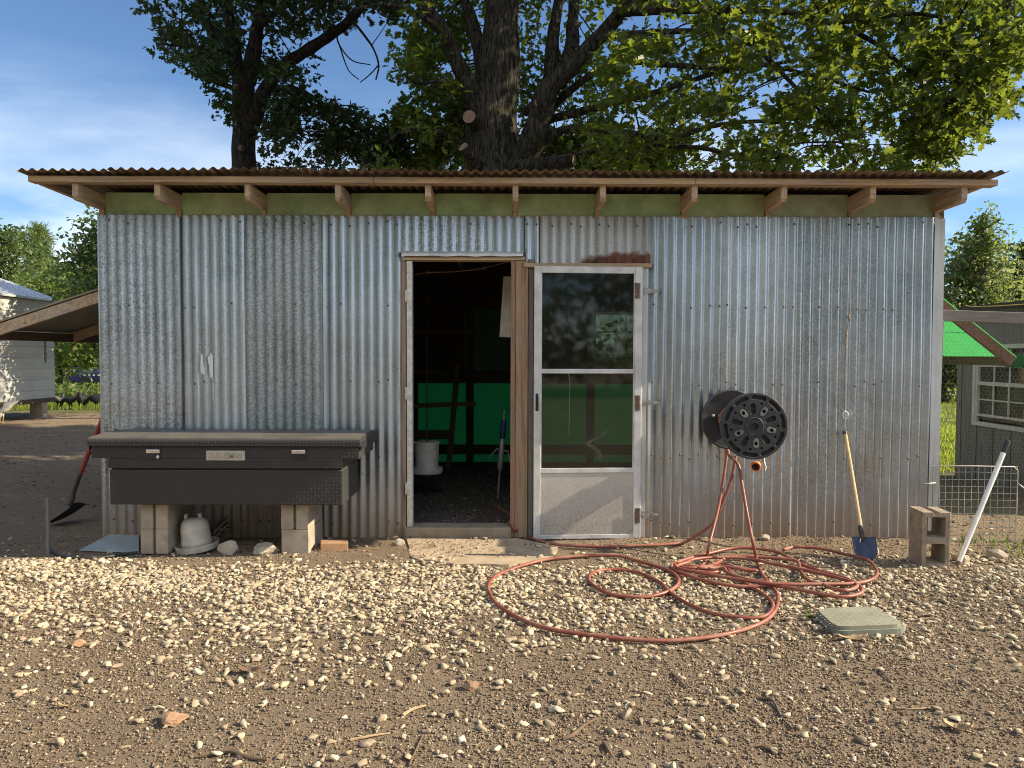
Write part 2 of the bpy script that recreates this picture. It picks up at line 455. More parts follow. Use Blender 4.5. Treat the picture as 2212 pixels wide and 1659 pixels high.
def m_fiberglass(name, c, tr_c, trans=0.6):
    t = NT(name)
    n = t.noise(6.0, 6, 0.65); f = t.noise(70, 3, vec=t.co(scale=(1, 1, 0.4)))
    st = t.noise(1.3, 4)
    col = t.ramp(n, [(0.3, tuple(x*0.6 for x in c)), (0.7, tuple(min(1, x*1.25) for x in c))])
    col = t.mix(t.mrange(st, 0.45, 0.68, 0, 0.55), col, (c[1]*0.75, c[1]*0.72, c[1]*0.42))
    t.fin(col, 0.45, 0, t.bump(f, 0.2, 0.004))
    tr = t.node('ShaderNodeBsdfTranslucent'); t.lk(t.mix(n, tuple(x*0.75 for x in tr_c), tr_c), tr.inputs['Color'])
    mx = t.node('ShaderNodeMixShader'); mx.inputs[0].default_value = trans
    t.lk(t.b.outputs[0], mx.inputs[1]); t.lk(tr.outputs[0], mx.inputs[2]); t.lk(mx.outputs[0], t.out.inputs['Surface'])
    return t.m

def m_diamond(name, c=(0.034, 0.034, 0.036)):
    """black diamond plate: raised lozenges, alternately turned"""
    t = NT(name)
    x, y, z = t.sep(t.co())
    u = t.math('MULTIPLY', t.math('ADD', x, y), 40.0)
    v = t.math('MULTIPLY', t.math('ADD', z, t.math('MULTIPLY', y, t.math('GREATER_THAN', t.sep(t.node('ShaderNodeNewGeometry').outputs['Normal'])[2], 0.5))), 40.0)
    fu = t.math('SUBTRACT', t.math('FRACT', u), 0.5); fv = t.math('SUBTRACT', t.math('FRACT', v), 0.5)
    par = t.math('PINGPONG', t.math('ADD', t.math('FLOOR', u), t.math('FLOOR', v)), 1.0)
    a = t.math('ADD', fu, fv); b = t.math('SUBTRACT', fu, fv)
    s1 = t.math('ADD', t.math('MULTIPLY', a, par), t.math('MULTIPLY', b, t.math('SUBTRACT', 1.0, par)))
    s2 = t.math('ADD', t.math('MULTIPLY', b, par), t.math('MULTIPLY', a, t.math('SUBTRACT', 1.0, par)))
    e = t.math('ADD', t.math('POWER', t.math('DIVIDE', t.math('ABSOLUTE', s1), 0.62), 2.0), t.math('POWER', t.math('DIVIDE', t.math('ABSOLUTE', s2), 0.19), 2.0))
    h = t.mrange(e, 1.0, 0.25, 0, 1, True)
    dust = t.noise(5, 6, 0.7); fine = t.noise(240, 2)
    nz = t.sep(t.node('ShaderNodeNewGeometry').outputs['Normal'])[2]
    up = t.mrange(nz, 0.5, 0.95)
    dm = t.math('MULTIPLY', t.mrange(dust, 0.3, 0.7, 0.25, 0.9), t.math('ADD', t.math('MULTIPLY', up, 0.34), 0.05))
    specks = t.mrange(t.voro(60.0), 0.05, 0.09, 1.0, 0.0); keep = t.mrange(t.noise(9), 0.56, 0.62)
    dm = t.math('MAXIMUM', dm, t.math('MULTIPLY', t.math('MULTIPLY', specks, keep), 0.75))
    col = t.mix(dm, t.mix(h, c, (0.075, 0.073, 0.07)), (0.36, 0.31, 0.23))
    ro = t.math('ADD', 0.42, t.math('MULTIPLY', dm, 0.55), clamp=True)
    return t.fin(col, ro, 0.0, t.bump(t.math('ADD', h, t.math('MULTIPLY', fine, 0.05)), 1.0, 0.006), 0.28)
# ================================================================== MATERIALS
def m_soil():
    t = NT('soil')
    p = t.co(); x, y, z = t.sep(p)
    n1 = t.noise(1.1, 5); n2 = t.noise(9, 6, 0.65); n3 = t.noise(70, 5, 0.7); n4 = t.noise(260, 3)
    col = t.ramp(n1, [(0.3, (0.245, 0.175, 0.113)), (0.55, (0.315, 0.235, 0.155)), (0.75, (0.39, 0.30, 0.20))])
    col = t.mix(t.mrange(n2, 0.35, 0.7, 0, 0.7), col, (0.20, 0.148, 0.105))
    col = t.mix(t.mrange(n3, 0.4, 0.66, 0, 0.65), col, (0.40, 0.32, 0.235))
    col = t.mix(t.mrange(n4, 0.5, 0.7, 0, 0.5), col, (0.11, 0.082, 0.06))
    # lawn on the far right, weedy ground on the far left and behind
    gm = t.noise(1.6, 5, 0.65)
    gr = t.math('MULTIPLY', t.mrange(y, 2.5, 4.0), t.mrange(x, 3.3, 4.4))
    gl = t.mrange(t.math('ADD', y, t.math('MULTIPLY', gm, 2.0)), 12.0, 14.0)
    g = t.math('MAXIMUM', gr, gl)
    g = t.math('MULTIPLY', g, t.mrange(gm, 0.3, 0.55, 0.45, 1.0))
    gc = t.ramp(t.noise(12, 5, 0.7), [(0.3, (0.05, 0.075, 0.018)), (0.7, (0.13, 0.16, 0.04))])
    col = t.mix(g, col, gc)
    h = t.math('ADD', t.math('MULTIPLY', n2, 0.5), t.math('ADD', t.math('MULTIPLY', n3, 0.7), t.math('MULTIPLY', n4, 0.35)))
    return t.fin(col, 0.95, 0, t.bump(h, 1.0, 0.035), 0.15)
M = {}
M['soil'] = m_soil()
M['litter'] = m_plain('litter', (0.075, 0.06, 0.048), 0.95, 0, 0.5, 22, 0.9, 90, 0.012)
M['galv_a'] = m_galv('galvanised_dull', 0.10)
M['galv_b'] = m_galv('galvanised_dark', 0.16, (0.42, 0.46, 0.49), 0.34)
M['galv_c'] = m_galv('galvanised_pale', 0.14, (0.54, 0.585, 0.63), 0.32)
M['galv_d'] = m_galv('galvanised_weathered', 0.22, (0.33, 0.365, 0.375), 0.40)
M['spangle'] = m_galv('galvanised_spangled', 0.30, (0.50, 0.545, 0.60), 0.33)
M['galv_rust'] = m_galv('galvanised_rusting', 0.08, (0.45, 0.445, 0.43), 0.38, 1.0, 1.0, 0.8)
M['flash'] = m_galv('flashing', 0.03, (0.66, 0.68, 0.68), 0.45, 0.4, 0, 0.4)
def m_roof():
    t = NT('rusty_roof')
    n = t.noise(2.5, 6, 0.65); s = t.noise(1, 5, 0.6, t.co(scale=(14, 1.0, 14)))
    col = t.ramp(n, [(0.3, (0.14, 0.09, 0.065)), (0.5, (0.25, 0.185, 0.14)), (0.72, (0.36, 0.285, 0.22))])
    col = t.mix(t.mrange(s, 0.4, 0.65, 0, 0.6), col, (0.12, 0.085, 0.06))
    return t.fin(col, 0.75, 0.1, t.bump(n, 0.3, 0.01))
M['roof'] = m_roof()
M['wood_x'] = m_wood('eave_wood_long', (0.50, 0.355, 0.215), 'X')
M['wood_y'] = m_wood('eave_wood_deep', (0.52, 0.38, 0.25), 'Y')
M['wood_z'] = m_wood('door_wood', (0.36, 0.245, 0.155), 'Z')
M['wood_tan'] = m_wood('tan_wood', (0.46, 0.35, 0.225), 'X')
M['wood_grey'] = m_wood('grey_wood_long', (0.235, 0.20, 0.17), 'X', grey=0.4)
M['wood_grey_z'] = m_wood('grey_wood_upright', (0.235, 0.20, 0.17), 'Z', grey=0.4)
M['wood_red'] = m_wood('red_brown_wood', (0.21, 0.115, 0.07), 'Y')
M['wood_dark'] = m_wood('dark_stud_wood', (0.10, 0.07, 0.05), 'Z')
M['wood_dark_x'] = m_wood('dark_rail_wood', (0.10, 0.07, 0.05), 'X')
M['eave_green'] = m_fiberglass('eave_fiberglass', (0.38, 0.56, 0.30), (0.16, 0.30, 0.08), 0.03)
M['eave_grey'] = m_fiberglass('eave_fiberglass_grey', (0.38, 0.47, 0.33), (0.14, 0.19, 0.09), 0.03)
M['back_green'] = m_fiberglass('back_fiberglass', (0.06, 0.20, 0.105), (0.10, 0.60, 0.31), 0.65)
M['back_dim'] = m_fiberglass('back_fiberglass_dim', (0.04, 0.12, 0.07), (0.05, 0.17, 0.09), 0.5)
M['glass_dusty'] = m_glass('dusty_glass', (0.42, 0.47, 0.40), 0.5)
M['roof_green'] = m_fiberglass('roof_fiberglass', (0.05, 0.24, 0.08), (0.06, 0.33, 0.10), 0.7)
M['alu'] = m_plain('white_aluminium', (0.60, 0.605, 0.60), 0.45, 0.25, 0.2, 9, 0.1, 40)
def m_kick():
    t = NT('kick_panel'); x, y, z = t.sep(t.co())
    n = t.noise(5, 6, 0.7); f = t.noise(110, 3, 0.7, t.co(scale=(1, 1, 0.45)))
    d = t.math('ADD', t.mrange(z, 0.0, 0.6, 0.85, 0.25), t.math('MULTIPLY', t.math('SUBTRACT', n, 0.5), 0.8), clamp=True)
    sp = t.mrange(f, 0.44, 0.62)
    col = t.mix(t.math('MULTIPLY', d, t.mrange(sp, 0, 1, 0.55, 1.0)), (0.60, 0.585, 0.55), (0.26, 0.20, 0.15))
    return t.fin(col, 0.55, 0.2, t.bump(f, 0.2, 0.003))
M['kick'] = m_kick()
M['glass'] = m_glass('dirty_glass', (0.80, 0.87, 0.82), 0.045)
M['glass_shed'] = m_glass('shed_glass', (0.8, 0.85, 0.75), 0.25)
M['hinge'] = m_plain('white_hinge', (0.62, 0.61, 0.57), 0.5, 0.3, 0.2, 30)
M['rust'] = m_plain('rust', (0.17, 0.11, 0.085), 0.8, 0.3, 0.6, 60)
M['steel'] = m_plain('dull_steel', (0.36, 0.35, 0.33), 0.5, 0.6, 0.3, 30)
M['concrete'] = m_plain('concrete_block', (0.36, 0.30, 0.235), 0.92, 0, 0.22, 12, 0.6, 170, 0.006)
M['concrete_brown'] = m_plain('concrete_block_brown', (0.335, 0.265, 0.195), 0.95, 0, 0.3, 16, 0.8, 150, 0.010)
M['slab'] = m_plain('slab_concrete', (0.40, 0.31, 0.21), 0.93, 0, 0.2, 5, 0.5, 90, 0.006)
M['threshold'] = m_plain('shaded_soil_concrete', (0.27, 0.215, 0.155), 0.95, 0, 0.25, 7, 0.6, 90, 0.008)  # soil colour, darkened further to stand for the shadow on the sill
M['diamond'] = m_diamond('diamond_plate')
M['black'] = m_plain('black_enamel', (0.02, 0.02, 0.022), 0.5, 0, 0.3, 8)
M['plate'] = m_plain('name_plate', (0.55, 0.53, 0.46), 0.45, 0.5, 0.15, 25)
M['plate_letters'] = m_plain('name_letters', (0.40, 0.38, 0.33), 0.5, 0.5, 0.15, 25)
M['chrome'] = m_plain('chrome', (0.72, 0.71, 0.68), 0.25, 0.9, 0.1, 20)
M['reel'] = m_plain('reel_plastic', (0.035, 0.038, 0.043), 0.42, 0, 0.25, 10, 0.1, 80)
M['reel_dark'] = m_plain('reel_recess', (0.016, 0.017, 0.02), 0.55, 0, 0.25, 10)
M['boss'] = m_plain('reel_boss', (0.17, 0.165, 0.16), 0.5, 0, 0.25, 20)
def m_hose():
    t = NT('red_rubber'); n = t.noise(7, 6, 0.7); f = t.noise(40, 4, 0.6); nz_ = t.sep(t.node('ShaderNodeNewGeometry').outputs['Normal'])[2]
    col = t.ramp(n, [(0.3, (0.20, 0.055, 0.038)), (0.55, (0.29, 0.085, 0.056)), (0.75, (0.36, 0.125, 0.085))])
    d = t.math('MULTIPLY', t.mrange(t.math('ADD', n, t.math('MULTIPLY', f, 0.5)), 0.72, 0.95), 0.55)
    col = t.mix(d, col, (0.30, 0.215, 0.145))
    return t.fin(col, t.math('ADD', 0.42, t.math('MULTIPLY', d, 0.8), clamp=True), 0, t.bump(f, 0.15, 0.003))
M['hose'] = m_hose()
M['black_hose'] = m_plain('black_rubber', (0.03, 0.03, 0.032), 0.55, 0, 0.25, 20)
M['plastic'] = m_plain('dusty_white_plastic', (0.46, 0.42, 0.36), 0.6, 0, 0.2, 12)
M['white'] = m_plain('white_plastic', (0.72, 0.71, 0.68), 0.45, 0, 0.12, 12)
M['orange'] = m_plain('orange_plastic', (0.85, 0.24, 0.05), 0.4, 0, 0.1, 20)
M['handle_wood'] = m_wood('handle_wood', (0.60, 0.43, 0.22), 'Z', 0.75)
M['blue_steel'] = m_plain('blue_painted_steel', (0.05, 0.068, 0.125), 0.65, 0.1, 0.45, 14, 0.2, 60)
M['red_paint'] = m_plain('red_handle', (0.30, 0.045, 0.035), 0.5, 0, 0.2, 14)
M['dark_steel'] = m_plain('dark_steel', (0.07, 0.06, 0.055), 0.6, 0.4, 0.3, 14)
M['box_lid'] = m_plain('green_grey_lid', (0.25, 0.245, 0.18), 0.8, 0, 0.15, 9, 0.35, 110, 0.004)
M['box_body'] = m_plain('green_grey_box', (0.20, 0.21, 0.165), 0.75, 0, 0.2, 9)
M['wire'] = m_plain('galvanised_wire', (0.40, 0.38, 0.34), 0.5, 0.5, 0.2, 30)
M['wire_dark'] = m_plain('hex_wire', (0.22, 0.21, 0.18), 0.55, 0.5, 0.2, 30)
M['yellow'] = m_plain('yellow_cord', (0.65, 0.50, 0.12), 0.6, 0, 0.1, 30)
M['cord'] = m_plain('brown_cord', (0.25, 0.17, 0.10), 0.8, 0, 0.2, 60)
M['siding'] = m_plain('white_siding', (0.44, 0.435, 0.41), 0.5, 0.0, 0.12, 3)
M['shedgrey'] = m_wood('grey_siding', (0.20, 0.20, 0.17), 'Z', 0.6, 0.6, 0.25)
M['shingle'] = m_plain('dark_shingle', (0.055, 0.045, 0.04), 0.9, 0, 0.4, 20, 0.6, 60, 0.01)
M['trim'] = m_plain('trim_white', (0.52, 0.51, 0.46), 0.6, 0, 0.15, 12)
M['bark'] = m_bark('oak_bark', (0.055, 0.049, 0.040), 0.5)
M['bark2'] = m_bark('dark_bark', (0.045, 0.040, 0.034), 0.2, 1.4)
M['bark3'] = m_bark('pale_bark', (0.20, 0.165, 0.12), 0.1, 1.4)
M['cut'] = m_plain('cut_wood', (0.19, 0.125, 0.085), 0.85, 0, 0.3, 30)
M['leaf'] = m_leaf('oak_leaf', (0.017, 0.032, 0.009), (0.036, 0.060, 0.013), 0.42, 0.22, (0.19, 0.24, 0.024))
M['leaf2'] = m_leaf('dark_oak_leaf', (0.012, 0.024, 0.009), (0.021, 0.038, 0.012), 0.24, 0.2, (0.07, 0.11, 0.02))
M['leaf3'] = m_leaf('mid_leaf', (0.045, 0.075, 0.028), (0.085, 0.120, 0.045), 0.40, 0.3)
M['leaf4'] = m_leaf('pale_leaf', (0.07, 0.105, 0.035), (0.125, 0.165, 0.055), 0.42, 0.3)
M['needle'] = m_leaf('pine_needle', (0.06, 0.095, 0.028), (0.11, 0.15, 0.045), 0.3, 0.3)
M['grass'] = m_leaf('grass_blade', (0.09, 0.13, 0.022), (0.19, 0.24, 0.05), 0.4, 0.2)
def m_stone():
    t = NT('white_gravel'); r = t.island(); n = t.noise(35, 5, 0.7); n2 = t.noise(12, 3)
    col = t.ramp(r, [(0.0, (0.24, 0.185, 0.125)), (0.25, (0.34, 0.275, 0.185)), (0.7, (0.455, 0.38, 0.26)), (0.94, (0.62, 0.55, 0.41)), (0.97, (0.40, 0.28, 0.19)), (1.0, (0.26, 0.235, 0.21))])
    col = t.mix(t.mrange(n, 0.42, 0.7, 0, 0.5), col, (0.44, 0.34, 0.235))
    return t.fin(col, 0.85, 0, t.bump(n, 0.5, 0.006), 0.25)
M['stone'] = m_stone()
def m_grit():
    t = NT('soil_grit'); r = t.island()
    col = t.ramp(r, [(0.0, (0.12, 0.09, 0.065)), (0.4, (0.235, 0.175, 0.118)), (0.75, (0.33, 0.25, 0.17)), (0.90, (0.19, 0.165, 0.14)), (1.0, (0.52, 0.44, 0.32))])
    return t.fin(col, 0.95, 0, None, 0.15)
M['grit'] = m_grit()
M['rock_tan'] = m_plain('sandstone', (0.40, 0.24, 0.14), 0.9, 0, 0.25, 10, 0.6, 60, 0.008)
M['rock'] = m_plain('pale_rock', (0.42, 0.35, 0.27), 0.9, 0, 0.3, 10, 0.6, 50, 0.008)
M['brick'] = m_plain('brick', (0.36, 0.21, 0.12), 0.92, 0, 0.2, 14, 0.5, 120, 0.005)
M['stick'] = m_wood('stick', (0.19, 0.125, 0.08), 'X')
M['stick_pale'] = m_wood('pale_stick', (0.46, 0.33, 0.19), 'X')
M['dry_leaf'] = m_plain('dry_leaf', (0.36, 0.255, 0.135), 0.7, 0, 0.3, 20)
M['navy'] = m_plain('navy_paint', (0.02, 0.025, 0.11), 0.5, 0, 0.3, 3)
M['tan_wall'] = m_plain('tan_wall', (0.55, 0.37, 0.22), 0.8, 0, 0.15, 2)

# ================================================================== GROUND
def gh(x, y):
    """height of the soil"""
    h = 0.016*mnoise.noise(Vector((x*0.9, y*0.9, 1))) + 0.008*mnoise.noise(Vector((x*3.1, y*3.1, 5))) + 0.004*mnoise.noise(Vector((x*11, y*11, 9))) + 0.0028*mnoise.noise(Vector((x*27, y*27, 3)))
    w = min(1, max(0, (-y - 0.0)/0.5)) if y < 0.05 and -3.3 < x < 3.4 else 1
    f = 1.0 if abs(x) < 14 and -6 < y < 22 else 0.0
    m = 0.0
    if -0.6 < y < 0.05 and 0.3 < x < 3.3:        # loose soil heaped along the wall's foot at the right
        k = 0.6 + 0.8*mnoise.noise(Vector((x*4, y*4, 2)))
        m = 0.045*k*math.exp(-((x-2.30)/0.24)**2 - ((y+0.13)/0.10)**2) + 0.022*k*math.exp(-((y+0.06)/0.10)**2) + 0.03*k*math.exp(-((x-1.72)/0.2)**2 - ((y+0.12)/0.08)**2)
    return (h * (0.35 + 0.65*w) - 0.004) * f + m
def axis(lo, hi, st, far, g=1.09):
    a = list(np.arange(lo, hi + 1e-6, st)); s = st; x = hi; R = []
    while x < far: s *= g; x += s; R.append(x)
    s = st; x = lo; Lf = []
    while x > -far: s *= g; x -= s; Lf.append(x)
    return np.array(Lf[::-1] + a + R)
gx = axis(-5.0, 5.0, 0.022, 500); gy = axis(-3.9, 0.4, 0.022, 500)
X, Y = np.meshgrid(gx, gy)
Z = np.array([gh(a, b) for a, b in zip(X.ravel(), Y.ravel())])
nx, ny = len(gx), len(gy)
idx = np.arange(nx*ny).reshape(ny, nx)
q = np.stack([idx[:-1, :-1], idx[:-1, 1:], idx[1:, 1:], idx[1:, :-1]], axis=-1).reshape(-1, 4)
gm = mesh_np('ground', np.stack([X.ravel(), Y.ravel(), Z], axis=1), q.ravel(), np.full(len(q), 4))
tag(attach('ground', gm, M['soil'], None, True), 'brown bare soil yard with scattered stones in front of the shed', 'ground', None, 'structure')

# ------------------------------------------------------------------ gravel and grit
def pebble(seed, sub=2, cuts=10, rough=0.0):
    """worn crushed stone: the hull of a few random points, its edges taken off"""
    rnd = random.Random(seed); bm = bmesh.new()
    for _ in range(rnd.randint(9, 13) if sub == 2 else 8):
        v = Vector((rnd.gauss(0, 1), rnd.gauss(0, 1), rnd.gauss(0, 1))).normalized() * rnd.uniform(0.82, 1.05)
        bm.verts.new(v)
    r = bmesh.ops.convex_hull(bm, input=bm.verts[:])
    bmesh.ops.delete(bm, geom=[v for v in bm.verts if not v.link_faces], context='VERTS')
    if sub == 2:
        bmesh.ops.dissolve_limit(bm, angle_limit=rad(14), verts=bm.verts[:], edges=bm.edges[:])
        bmesh.ops.bevel(bm, geom=bm.edges[:] + bm.verts[:], offset=0.13, segments=1, affect='EDGES', clamp_overlap=True)
    bmesh.ops.recalc_face_normals(bm, faces=bm.faces[:]); bm.verts.index_update()
    V = [tuple(v.co) for v in bm.verts]; F = [[v.index for v in f.verts] for f in bm.faces]; bm.free()
    return np.array(V), F
def nfield(x, y, s, o):
    return mnoise.noise(Vector((x*s + o, y*s - o, o)))
def place_stones(n_try, dens, smin, smax, protos, flat, name, mat, label, cat, sink=0.15):
    xs = RNG.uniform(-5.2, 5.6, n_try); ys = RNG.uniform(-3.75, -0.02, n_try); u = RNG.uniform(0, 1, n_try)
    keep = [i for i in range(n_try) if u[i] < dens(xs[i], ys[i])]
    xs, ys = xs[keep], ys[keep]; n = len(keep)
    s = smin + (smax - smin) * RNG.uniform(0, 1, n)**1.8
    sc = np.stack([s*RNG.uniform(0.85, 1.5, n), s*RNG.uniform(0.55, 0.95, n), s*RNG.uniform(*flat, n)], axis=1)
    z = np.array([gh(a, b) + (0.013 if on_pad(a, b) else 0) for a, b in zip(xs, ys)]) + sc[:, 2]*(1 - sink*2)*0.72
    pos = np.stack([xs, ys, z], axis=1); R = rand_rot(n, 0.28)
    pick = RNG.integers(0, len(protos), n); mes = []
    for k, (TV, TF) in enumerate(protos):
        m = pick == k
        if m.any(): mes.append(scatter_np(name, TV, TF, pos[m], R[m], sc[m], None))
    me = join_meshes(name, mes)
    o = attach(name, me, mat); tag(o, label, cat, None, 'stuff'); return o, n
def sstep(a, b, x):
    t = min(1, max(0, (x-a)/(b-a))); return t*t*(3-2*t)
def on_pad(x, y): return -0.95 < x < 0.42 and y > -0.62
def d_gravel(x, y):
    if on_pad(x, y) and y > -0.5: return 0.02
    yy = y + 0.22*nfield(x, y, 0.9, 4.2)
    near = sstep(-0.60, -0.95, yy)                       # begins clear of the wall
    if x > 0.6: near = max(near, 0.45*sstep(-0.25, -0.6, yy))
    far = 1 - sstep(1.05, 3.0, -yy + 0.35*nfield(x, 0.3, 0.5, 9))
    n = 0.5 + 0.8*nfield(x, y, 2.2, 1.3) + 0.5*nfield(x, y, 5.5, 2.7)
    d = near * far**1.5 * min(1, max(0.08, n + 0.38))
    if x > 0.1: d *= 0.8
    if x > 2.3: d *= 0.75
    d = max(d, near*(0.045 + 0.085*max(0, 0.5 + nfield(x, y, 1.2, 8.8)*1.3))*(1.0 if y > -3 else 0.7))
    if y > -0.6: d = max(d, 0.03)
    return d
def d_grit(x, y):
    return (0.35 + 0.65*min(1, max(0, 0.5 + nfield(x, y, 1.7, 6.6)))) * (1.0 if y < -0.9 else 0.4) * (0.8 if on_pad(x, y) else 1)
peb = [pebble(100 + i) for i in range(22)]
_, ng = place_stones(85000, d_gravel, 0.0095, 0.029, peb, (0.36, 0.72), 'white_gravel', M['stone'],
             'pale cream gravel stones strewn over the brown soil', 'gravel')
peb1 = [pebble(300 + i, 1, 6) for i in range(6)]
_, n2 = place_stones(420000, d_grit, 0.0022, 0.0088, peb1, (0.5, 0.95), 'soil_grit', M['grit'],
             'fine brown grit and crumbs of soil on the ground', 'grit', 0.1)
print('gravel', ng, 'grit', n2)

# twigs, bark shreds and bits of leaf in the soil
tv = np.array([(-1, -0.5, 0), (1, -0.4, 0), (1, 0.5, 0), (-1, 0.4, 0), (-1, 0, 0.8), (1, 0, 0.7)])
tf = [[0, 1, 5, 4], [1, 2, 5], [2, 3, 4, 5], [3, 0, 4]]
n = 2600
pos = np.stack([RNG.uniform(-5, 5.4, n), RNG.uniform(-3.7, -0.15, n)**1.0, np.zeros(n)], axis=1)
pos[:, 2] = [gh(a, b) + 0.004 for a, b in pos[:, :2]]
ln = 0.008 + 0.045*RNG.uniform(0, 1, n)**3
sc = np.stack([ln, 0.0012 + 0.0022*RNG.uniform(0, 1, n), 0.001 + 0.003*RNG.uniform(0, 1, n)], axis=1)
tw = scatter_np('twig_litter', tv, tf, pos, rand_rot(n, 0.14), sc, None)
t_ = NT('twig_litter'); r_ = t_.island()
M['twigs'] = t_.fin(t_.ramp(r_, [(0, (0.09, 0.06, 0.042)), (0.5, (0.19, 0.13, 0.085)), (0.85, (0.33, 0.235, 0.14)), (1, (0.5, 0.38, 0.22))]), 0.9)
tag(attach('twig_litter', tw, M['twigs']), 'small brown twigs and leaf bits littering the soil', 'litter', None, 'stuff')

# ================================================================== THE SHED
XL, XR = -3.10, 3.22                 # left and right ends of the front wall
DEP = 3.75                           # depth of the shed
shed = thing('tin_shed', (0.06, 1.9, 0), 'long low shed of grey corrugated metal with rusty roof and two doorways', 'shed')
PIT = 0.0705
def corr(name, x0, x1, z0, z1, y, mat, amp=0.0092, seed=0, ph=0.0, dent=0.0022, bottom=0.0, screws=True, lean=0.0):
    rnd = random.Random(seed)
    nxs = max(2, int(round((x1-x0)/PIT*10))); zs = list(np.linspace(z0, z1, max(3, int((z1-z0)/0.12))))
    mb = MB(); nz = len(zs)
    for zi, z in enumerate(zs):
        for i in range(nxs+1):
            x = x0 + (x1-x0)*i/nxs
            w = amp*math.cos(2*math.pi*(x + ph + 0.004*mnoise.noise(Vector((seed, z*1.2, 0))))/PIT)
            w *= 1 + 0.18*mnoise.noise(Vector((x*2.1, z*1.5, seed)))
            w += dent*mnoise.noise(Vector((x*3.2, z*2.3, seed+7))) + 0.004*mnoise.noise(Vector((x*0.8, z*0.7, seed+3)))
            zz = z
            if zi == 0: zz += bottom*mnoise.noise(Vector((x*1.4, seed, 0)))
            mb.v.append(Vector((x + lean*(z - z0), y + w, zz)))
    for zi in range(nz-1):
        for i in range(nxs):
            a = zi*(nxs+1)+i; mb.f.append([a, a+1, a+nxs+2, a+nxs+1]); mb.mi.append(0)
    if screws:                        # roofing nails on the crests, part of the sheet
        for zr in (0.12, 0.62, 1.18, 1.75, z1-0.06):
            if not (z0 < zr < z1): continue
            k = 0
            for i in range(int((x1-x0)/PIT)):
                x = (math.floor((x0+ph)/PIT) + 1 + i + 0.5)*PIT - ph
                if x0+0.02 < x < x1-0.02 and rnd.random() < 0.42:
                    c = Vector((x, y - amp - 0.002, zr + rnd.uniform(-0.02, 0.02)))
                    mb.cur = 1; mb.lathe([(0.0085, 0), (0.006, 0.004), (0.0, 0.0055)], 7, Matrix.Translation(c) @ Matrix.Rotation(rad(90), 4, 'X'), False)
    o = mb.build(name, [mat, M['nail']], shed, True)
    return o
M['nail'] = m_plain('nail_head', (0.13, 0.11, 0.10), 0.7, 0.3, 0.4, 40)
def wx(px): return P(px, 800, 0).x
def wz(py): return P(1106, py, 0).z
ZT = wz(467); ZB = -0.03
sheets = [(216, 389, ZB, ZT, -0.012, 'spangle', 1), (383, 536, ZB, ZT, 0.0, 'galv_c', 2), (530, 700, ZB, ZT, -0.004, 'galv_d', 3),
          (692, 872, ZB, ZT, 0.002, 'galv_a', 4), (871, 1053, wz(548), ZT, -0.005, 'spangle', 5), (1049, 1131, wz(548), ZT, 0.001, 'galv_a', 6), (1127, 1172, wz(571), ZT, -0.002, 'galv_a', 16),
          (1165, 1406, wz(570), ZT, -0.004, 'galv_rust', 7), (1396, 1561, ZB, ZT, 0.0, 'galv_a', 8), (1557, 1726, ZB, ZT, -0.007, 'galv_c', 9),
          (1720, 1900, ZB, ZT, -0.002, 'galv_b', 10), (1893, 2016, ZB, ZT, -0.008, 'galv_a', 11)]
for a, b, z0, z1, y, m, s in sheets:
    corr('wall_sheet', wx(a), wx(b), z0, z1, y, M[m], seed=s, ph=s*0.013, bottom=0.02 if z0 < 0 else 0.012)
# corner flashing
mb = MB(); xa, xb = wx(2010), wx(2031)
mb.prism([(xa, -0.014, -0.02), (xb, -0.020, -0.02), (xb+0.004, 0.06, -0.02), (xb-0.002, 0.06, -0.02), (xb-0.004, -0.016, -0.02), (xa, -0.010, -0.02)], (0, 0, ZT+0.01))
mb.build('corner_flashing', M['flash'], shed)
# paint splash on the second sheet
mb = MB()
for px, py, w, h in ((437, 786, 7, 44), (457, 790, 9, 56), (430, 846, 2.6, 80), (461, 840, 2.2, 60), (441, 800, 5, 22), (452, 778, 5, 18)):
    c = P(px, py, -0.012); s = pxm(0)
    mb.add([c + Vector((w/2/s*math.cos(a)*(1+0.12*math.sin(3*a+px)), -0.0015 - px*1e-5, h/2/s*math.sin(a))) for a in np.linspace(0, 2*math.pi, 14, False)], [list(range(14))])
mb.build('paint_splash', M['white'], shed)

# studs, plates, side and back walls, floor
mb = MB()
mb.beam((XL, 0.06, ZT+0.0), (XR, 0.06, ZT+0.0), 0.09, 0.04); o_plate = mb.build('top_plate', M['wood_x'], shed)
for x in (XL+0.05, -2.2, -1.3, 1.25, 2.0, 2.75, XR-0.06):
    mb = MB(); mb.box((x-0.02, 0.02, 0), (x+0.02, 0.11, ZT-0.03)); mb.build('stud', M['wood_dark'], shed)
for name, x in (('left_side_wall', XL), ('right_side_wall', XR)):
    mb = MB(); n = 420
    for i in range(n+1):
        y = 0.0 + DEP*i/n; w = 0.0085*math.cos(2*math.pi*y/PIT)
        mb.v += [Vector((x+w, y, -0.02)), Vector((x+w, y, ZT+0.12))]
    for i in range(n): mb.f.append([2*i, 2*i+2, 2*i+3, 2*i+1]); mb.mi.append(0)
    mb.build('side_wall', M['galv_a'], shed, True)
